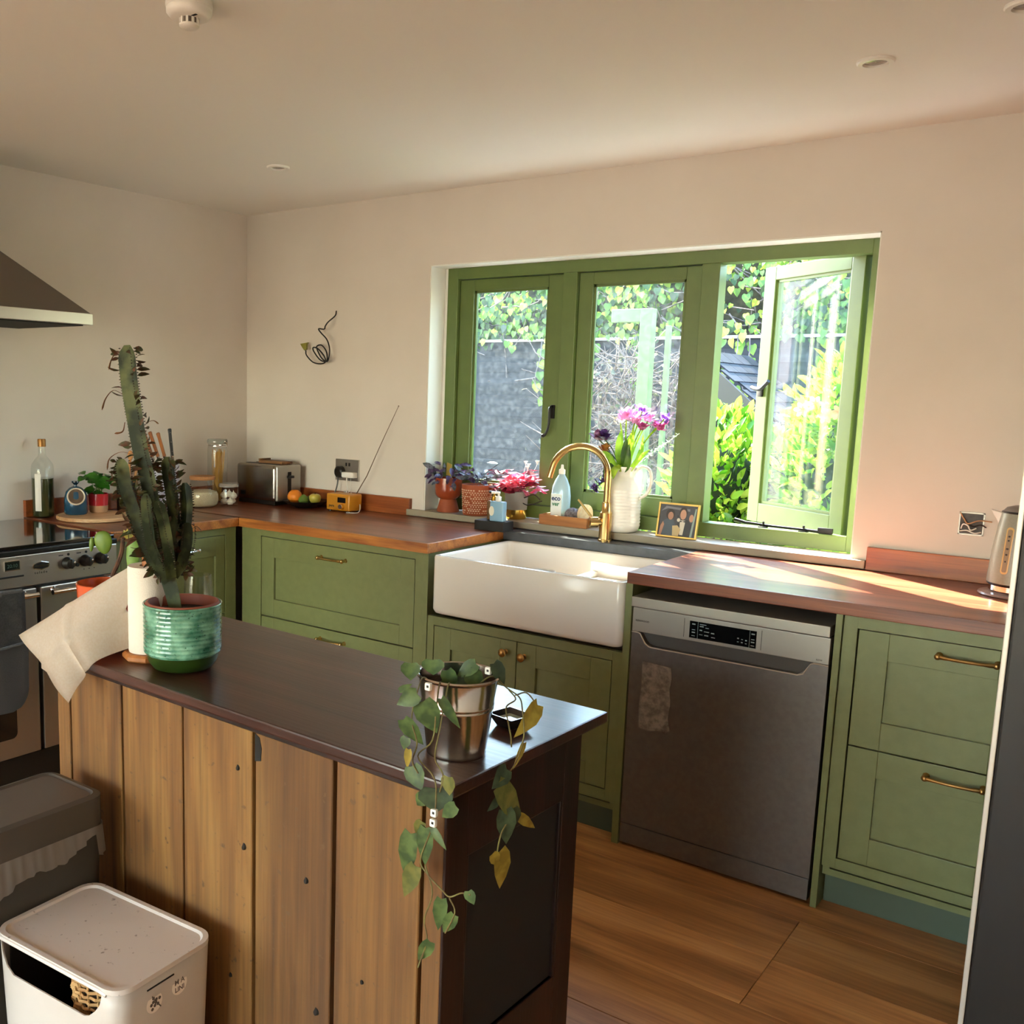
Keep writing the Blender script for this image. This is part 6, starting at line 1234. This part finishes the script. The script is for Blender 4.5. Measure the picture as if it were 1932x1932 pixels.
k = B(); k.box(-4.2, 4.4, 3.215, 3.285, 1.885, 1.905); k.out('capping', mat('pale_capping', 'A8A49C', .7), fn, smooth=None)
# ivy hedge above and over the fence
IV = leafmat('ivy_green', '3F6420', '6F9232', .45, .4, 6); IVD = leafmat('ivy_dark', '1E3216', '345020', .45, .3, 6); IVY = leafmat('ivy_yellow', '8FA038', 'B9C452', .45, .5, 6)
iv = thing('ivy_hedge', 'tangled ivy climbing over the top of the grey fence', 'hedge', (0, 3.6, 0))
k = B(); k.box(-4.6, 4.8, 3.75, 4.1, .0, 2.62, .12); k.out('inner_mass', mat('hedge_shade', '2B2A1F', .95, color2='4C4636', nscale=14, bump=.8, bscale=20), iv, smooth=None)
k = B()
for i in range(420):
    x, z = random.uniform(-2.4, 3.2), random.uniform(1.5, 2.55); p0 = Vector((x, random.uniform(3.2, 3.7), z)); d_ = Vector((random.uniform(-1, 1), random.uniform(-.1, .1), random.uniform(-.5, .6))).normalized()
    k.tube([p0, p0+d_*.15+rv(.03), p0+d_*.32+rv(.06)], [.006, .005, .003], 4)
setp(k.out('bare_twigs', mat('ivy_twig', '4A403D', .8, color2='776B65', nscale=30), iv), kind='stuff')
def ivyleaf(q, p, s):
    nrm = (Vector((0, -1, .35))+rv(.6)).normalized(); tp_ = (Vector((random.uniform(-.6, .6), -.2, -1))).normalized(); leaf(q, p, p+tp_*s, s*.95, nrm, 'heart', .2, .1)
cnt = 0
ks = {0: B(), 1: B(), 2: B()}
for i in range(8200):
    x = random.uniform(-2.8, 3.4); z = 1.85+.88*random.random() if random.random() < .93 else random.uniform(1.45, 1.95)
    if z < 1.85 and (math.sin(x*7)+math.sin(x*3.1+1)) < .2: continue
    dens = math.sin(x*4.2+z*3)+math.sin(x*1.9-z*5)
    if dens < -.5 and random.random() < .75: continue
    p = Vector((x, random.uniform(3.12, 3.7), z)); s = random.uniform(.034, .06); c0 = random.choice((0, 0, 0, 1, 1, 2))
    big = cnt < 290 and -.9 < x < 1.7 and z < 2.55 and p.y < 3.4
    if big: cnt += 1; q = B(); ivyleaf(q, p, s*1.2); q.out('leaf', (IV, IVD, IVY)[c0], iv, smooth=None)
    else: ivyleaf(ks[c0], p, s)
for c0, q in ks.items(): setp(q.out('foliage', (IV, IVD, IVY)[c0], iv, smooth=None), kind='stuff')
# trailing strands hanging down in the opening
for i, (x, z) in enumerate(((1.42, 1.9), (1.50, 1.88), (1.30, 1.95), (.1, 1.9), (-.05, 1.88), (.7, 1.9))):
    pts = [Vector((x, 3.1, z)), Vector((x+.02, 3.05, z-.12)), Vector((x-.01, 3.04, z-.28)), Vector((x+.02, 3.05, z-.42))]
    k = B(); k.tube(spline(pts, 4), .004, 5); k.out('hanging_stem', MATS['ivy_twig'], iv)
    for j in range(9):
        q = B(); p = pts[0].lerp(pts[-1], j/8)+rv(.04); ivyleaf(q, p, .07); q.out('leaf', IV if j % 3 else IVY, iv, smooth=None)
# bay of twiggy bare shrub in front of the fence behind the middle pane
tw = thing('twiggy_shrub', 'brownish twiggy shrub with few leaves in front of the fence', 'shrub', (.85, 2.7, -.1))
k = B()
for i in range(560):
    x, z = random.gauss(.86, .26), random.uniform(.75, 1.75); p0 = Vector((x, random.uniform(2.5, 3.0), z)); d_ = Vector((random.uniform(-1, 1), random.uniform(-.3, .3), random.uniform(-.2, 1.1))).normalized(); k.tube([p0, p0+d_*.12+rv(.03), p0+d_*.24+rv(.05)], [.005, .004, .0015], 4)
setp(k.out('twigs', mat('dry_twig', '54453D', .8, color2='7F6D62', nscale=30), tw), kind='stuff')
k = B()
for i in range(420):
    p = Vector((random.gauss(.86, .26), random.uniform(2.45, 2.95), random.uniform(.8, 1.75))); leaf(k, p, p+rv(1).normalized()*.05, .025, rv(1), 'oval')
setp(k.out('sparse_leaves', leafmat('greyed_leaf', '4F5A3A', '766E62', .6, .4, 8), tw, smooth=None), kind='stuff')
for i in range(4):
    k = B(); k.tube(spline([(.86+.05*i, 2.75, -.1), (.80+.09*i, 2.75, .5), (.66+.16*i, 2.75, 1.1), (.62+.18*i, 2.72, 1.6)], 4), .011, 6); k.out('stem', MATS['dry_twig'], tw)
# pale green bars added outside to imitate reflections in the middle pane
PP2 = mat('pale_green_reflection', '6F8459', .6)
pg = thing('reflection_bars', 'pale green bar with short arm added as a reflection in the middle pane', 'reflection', (1.44, 1.62, -.1))
k = B(); k.box(1.405, 1.475, 1.59, 1.65, -.1, 1.955, .004); k.out('post', PP2, pg, smooth=None)
k = B(); k.box(1.23, 1.405, 1.6, 1.64, 1.885, 1.955, .004); k.out('reflection_arm', PP2, pg, smooth=None)
k = B(); k.box(1.55, 1.575, 1.6, 1.63, -.1, 1.86, .002); setp(k.out('reflection_thin_bar', PP2, smooth=None), 'thin pale green bar added as a reflection, right of the wider bar', 'reflection_strip')  # second added bar, standing in for a thin reflection
# small slated log store
ls = thing('log_store', 'small dark slated roof with a grey barge board seen through the open window', 'shed', (1.5, 2.35, -.1))
SLT = mat('roof_slate', '15171D', .45, color2='262A34', nscale=8); BRG = mat('barge_board', '4A453E', .7)
EA = Vector((0, 0, 0))
# roof plane falls towards the right; ridge at left
rdg, eav = Vector((1.60, 0, 1.74)), Vector((2.05, 0, 1.36)); rows = 7; dr_ = (eav-rdg); nr = Vector((-dr_.z, 0, dr_.x)).normalized(); nr = nr if nr.z > 0 else -nr
for i in range(rows):
    for j in range(5):
        a0 = rdg+dr_*(i/rows); a1 = rdg+dr_*((i+1.25)/rows); y0 = 1.95+.17*j+(.08 if i % 2 else 0); y1 = min(y0+.165, 2.85)
        k = B(); o0 = nr*(.006+.004*(i % 2)); k.prism([(0, 0), ((a1-a0).length, 0), ((a1-a0).length, y1-y0), (0, y1-y0)], Vector((a0.x, y0, a0.z))+nr*.004, (a1-a0).normalized()+nr*.06, (0, 1, 0), nr*.008); k.out('slate', SLT, ls, smooth=None)
k = B(); k.prism([(0, -.12), (dr_.length+.03, -.12), (dr_.length+.03, 0), (0, 0)], Vector((rdg.x, 1.92, rdg.z)), dr_.normalized(), nr, (0, .03, 0)); k.out('barge_board', BRG, ls, smooth=None)
k = B(); k.box(.62, 1.30, 1.95, 2.85, 1.25, 1.79); k.out('left_slope', SLT, ls, smooth=None) if False else k.bm.free()
for x in (1.64, 1.96):
    for y in (2.0, 2.75):
        k = B(); k.box(x, x+.06, y, y+.06, -.1, 1.66 if x < 1.8 else 1.38); k.out('post', mat('shed_timber', '4A4038', .8) if 'shed_timber' not in MATS else MATS['shed_timber'], ls, smooth=None)
k = B(); k.box(1.62, 2.03, 2.78, 2.8, -.1, 1.36); k.out('back_panel', mat('shed_dark', '15110E', .9), ls, smooth=None)
k = B(); k.prism([(1.62, -.1), (2.04, -.1), (2.04, 1.33), (1.62, 1.66)], (0, 1.98, 0), (1, 0, 0), (0, 0, 1), (0, .02, 0)); k.out('under_roof_shade', MATS['shed_dark'], ls, smooth=None)  # dark panel added to paint the shade under the roof
k = B(); k.box(1.62, 2.05, 2.01, 2.77, 1.33, 1.345); k.out('under_boards', MATS['shed_dark'], ls, smooth=None)
# laurel bush outside the open casement
LB = leafmat('laurel_green', '4F9018', '86B432', .35, .5, 5); LBY = leafmat('laurel_lime', '7FA828', 'B4C848', .35, .5, 5); LBD = leafmat('laurel_dark', '24480F', '3B661A', .35, .3, 5)
def bush(nm, lab, blobs, nbig, nsmall, cols_, size, cat='bush'):
    """blobs: (cx, cy, cz, rx, ry, rz); leaves on and just inside the shell of each"""
    r_ = thing(nm, lab, cat, (blobs[0][0], blobs[0][1], -.1)); ks = [B() for _ in cols_]
    for (cx, cy, cz, rx, ry, rz) in blobs:
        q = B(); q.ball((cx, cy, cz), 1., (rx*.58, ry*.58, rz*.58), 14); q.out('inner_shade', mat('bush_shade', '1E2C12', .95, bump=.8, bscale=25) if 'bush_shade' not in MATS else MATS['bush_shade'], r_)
    tot = nbig+nsmall; vol = [b[3]*b[5] for b in blobs]; cand = []
    for i in range(tot):
        bl = random.choices(blobs, vol)[0]; d_ = rv(1)
        while d_.length < .1 or d_.length > 1: d_ = rv(1)
        d_.normalize(); s_ = random.uniform(.6, 1.06); p = Vector((bl[0]+d_.x*bl[3]*s_, bl[1]+d_.y*bl[4]*s_, bl[2]+d_.z*bl[5]*s_)); cand.append(((p-Vector(cam.matrix_world.translation)).length+(0 if d_.y < .2 else 1), p, d_))
    cand.sort(key=lambda c: c[0])
    for i, (_, p, d_) in enumerate(cand):
        ci = random.randrange(len(cols_)); L_ = size*random.uniform(.75, 1.25); o_ = (d_+Vector((0, 0, .5))+rv(.7)).normalized(); nrm = (o_.cross(rv(1))).normalized()+Vector((0, -.5, .6))
        if i < nbig: q = B(); leaf(q, p, p+o_*L_, L_*.44, nrm, 'oval', .3, .2); q.out('leaf', cols_[ci], r_, smooth=None)
        else: leaf(ks[ci], p, p+o_*L_, L_*.44, nrm, 'oval', .3, .2)
    for ci, q in enumerate(ks):
        if len(q.bm.faces): setp(q.out('foliage', cols_[ci], r_, smooth=None), kind='stuff')
        else: q.bm.free()
    k = B(); k.tube([(blobs[0][0], blobs[0][1], -.1), (blobs[0][0], blobs[0][1], blobs[0][2])], .02, 8); k.out('trunk', MATS['shed_timber'], r_)
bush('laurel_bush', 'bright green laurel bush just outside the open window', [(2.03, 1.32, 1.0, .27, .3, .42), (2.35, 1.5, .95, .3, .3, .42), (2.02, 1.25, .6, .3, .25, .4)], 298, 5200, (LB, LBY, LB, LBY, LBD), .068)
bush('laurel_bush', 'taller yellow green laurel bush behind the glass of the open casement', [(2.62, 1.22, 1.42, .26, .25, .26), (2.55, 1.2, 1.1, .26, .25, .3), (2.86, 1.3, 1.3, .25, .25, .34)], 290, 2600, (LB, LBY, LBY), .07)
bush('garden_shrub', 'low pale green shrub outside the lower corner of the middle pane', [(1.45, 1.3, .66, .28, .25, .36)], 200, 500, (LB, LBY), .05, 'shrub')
for i in range(5):
    q = thing('azalea_flower', ('leftmost', 'second from left', 'middle', 'second from right', 'rightmost')[i]+' of five peach flowers before the taller laurel, seen through the open pane', 'flower', (2.47+.05*i, .95, 1.44+.03*math.sin(i*2)), group='peach flowers in the tall bush')
    c0 = Vector(q.location)
    for j in range(6):
        a_ = j*1.05; z = B(); leaf(z, c0, c0+Vector((math.cos(a_)*.035, -.02, math.sin(a_)*.035)), .022, (0, -1, 0), 'round', .2, 0); z.out('petal', leafmat('peach_petal', 'F0A87A', 'F6C49A', .5, .5) if 'peach_petal' not in MATS else MATS['peach_petal'], q, smooth=None)
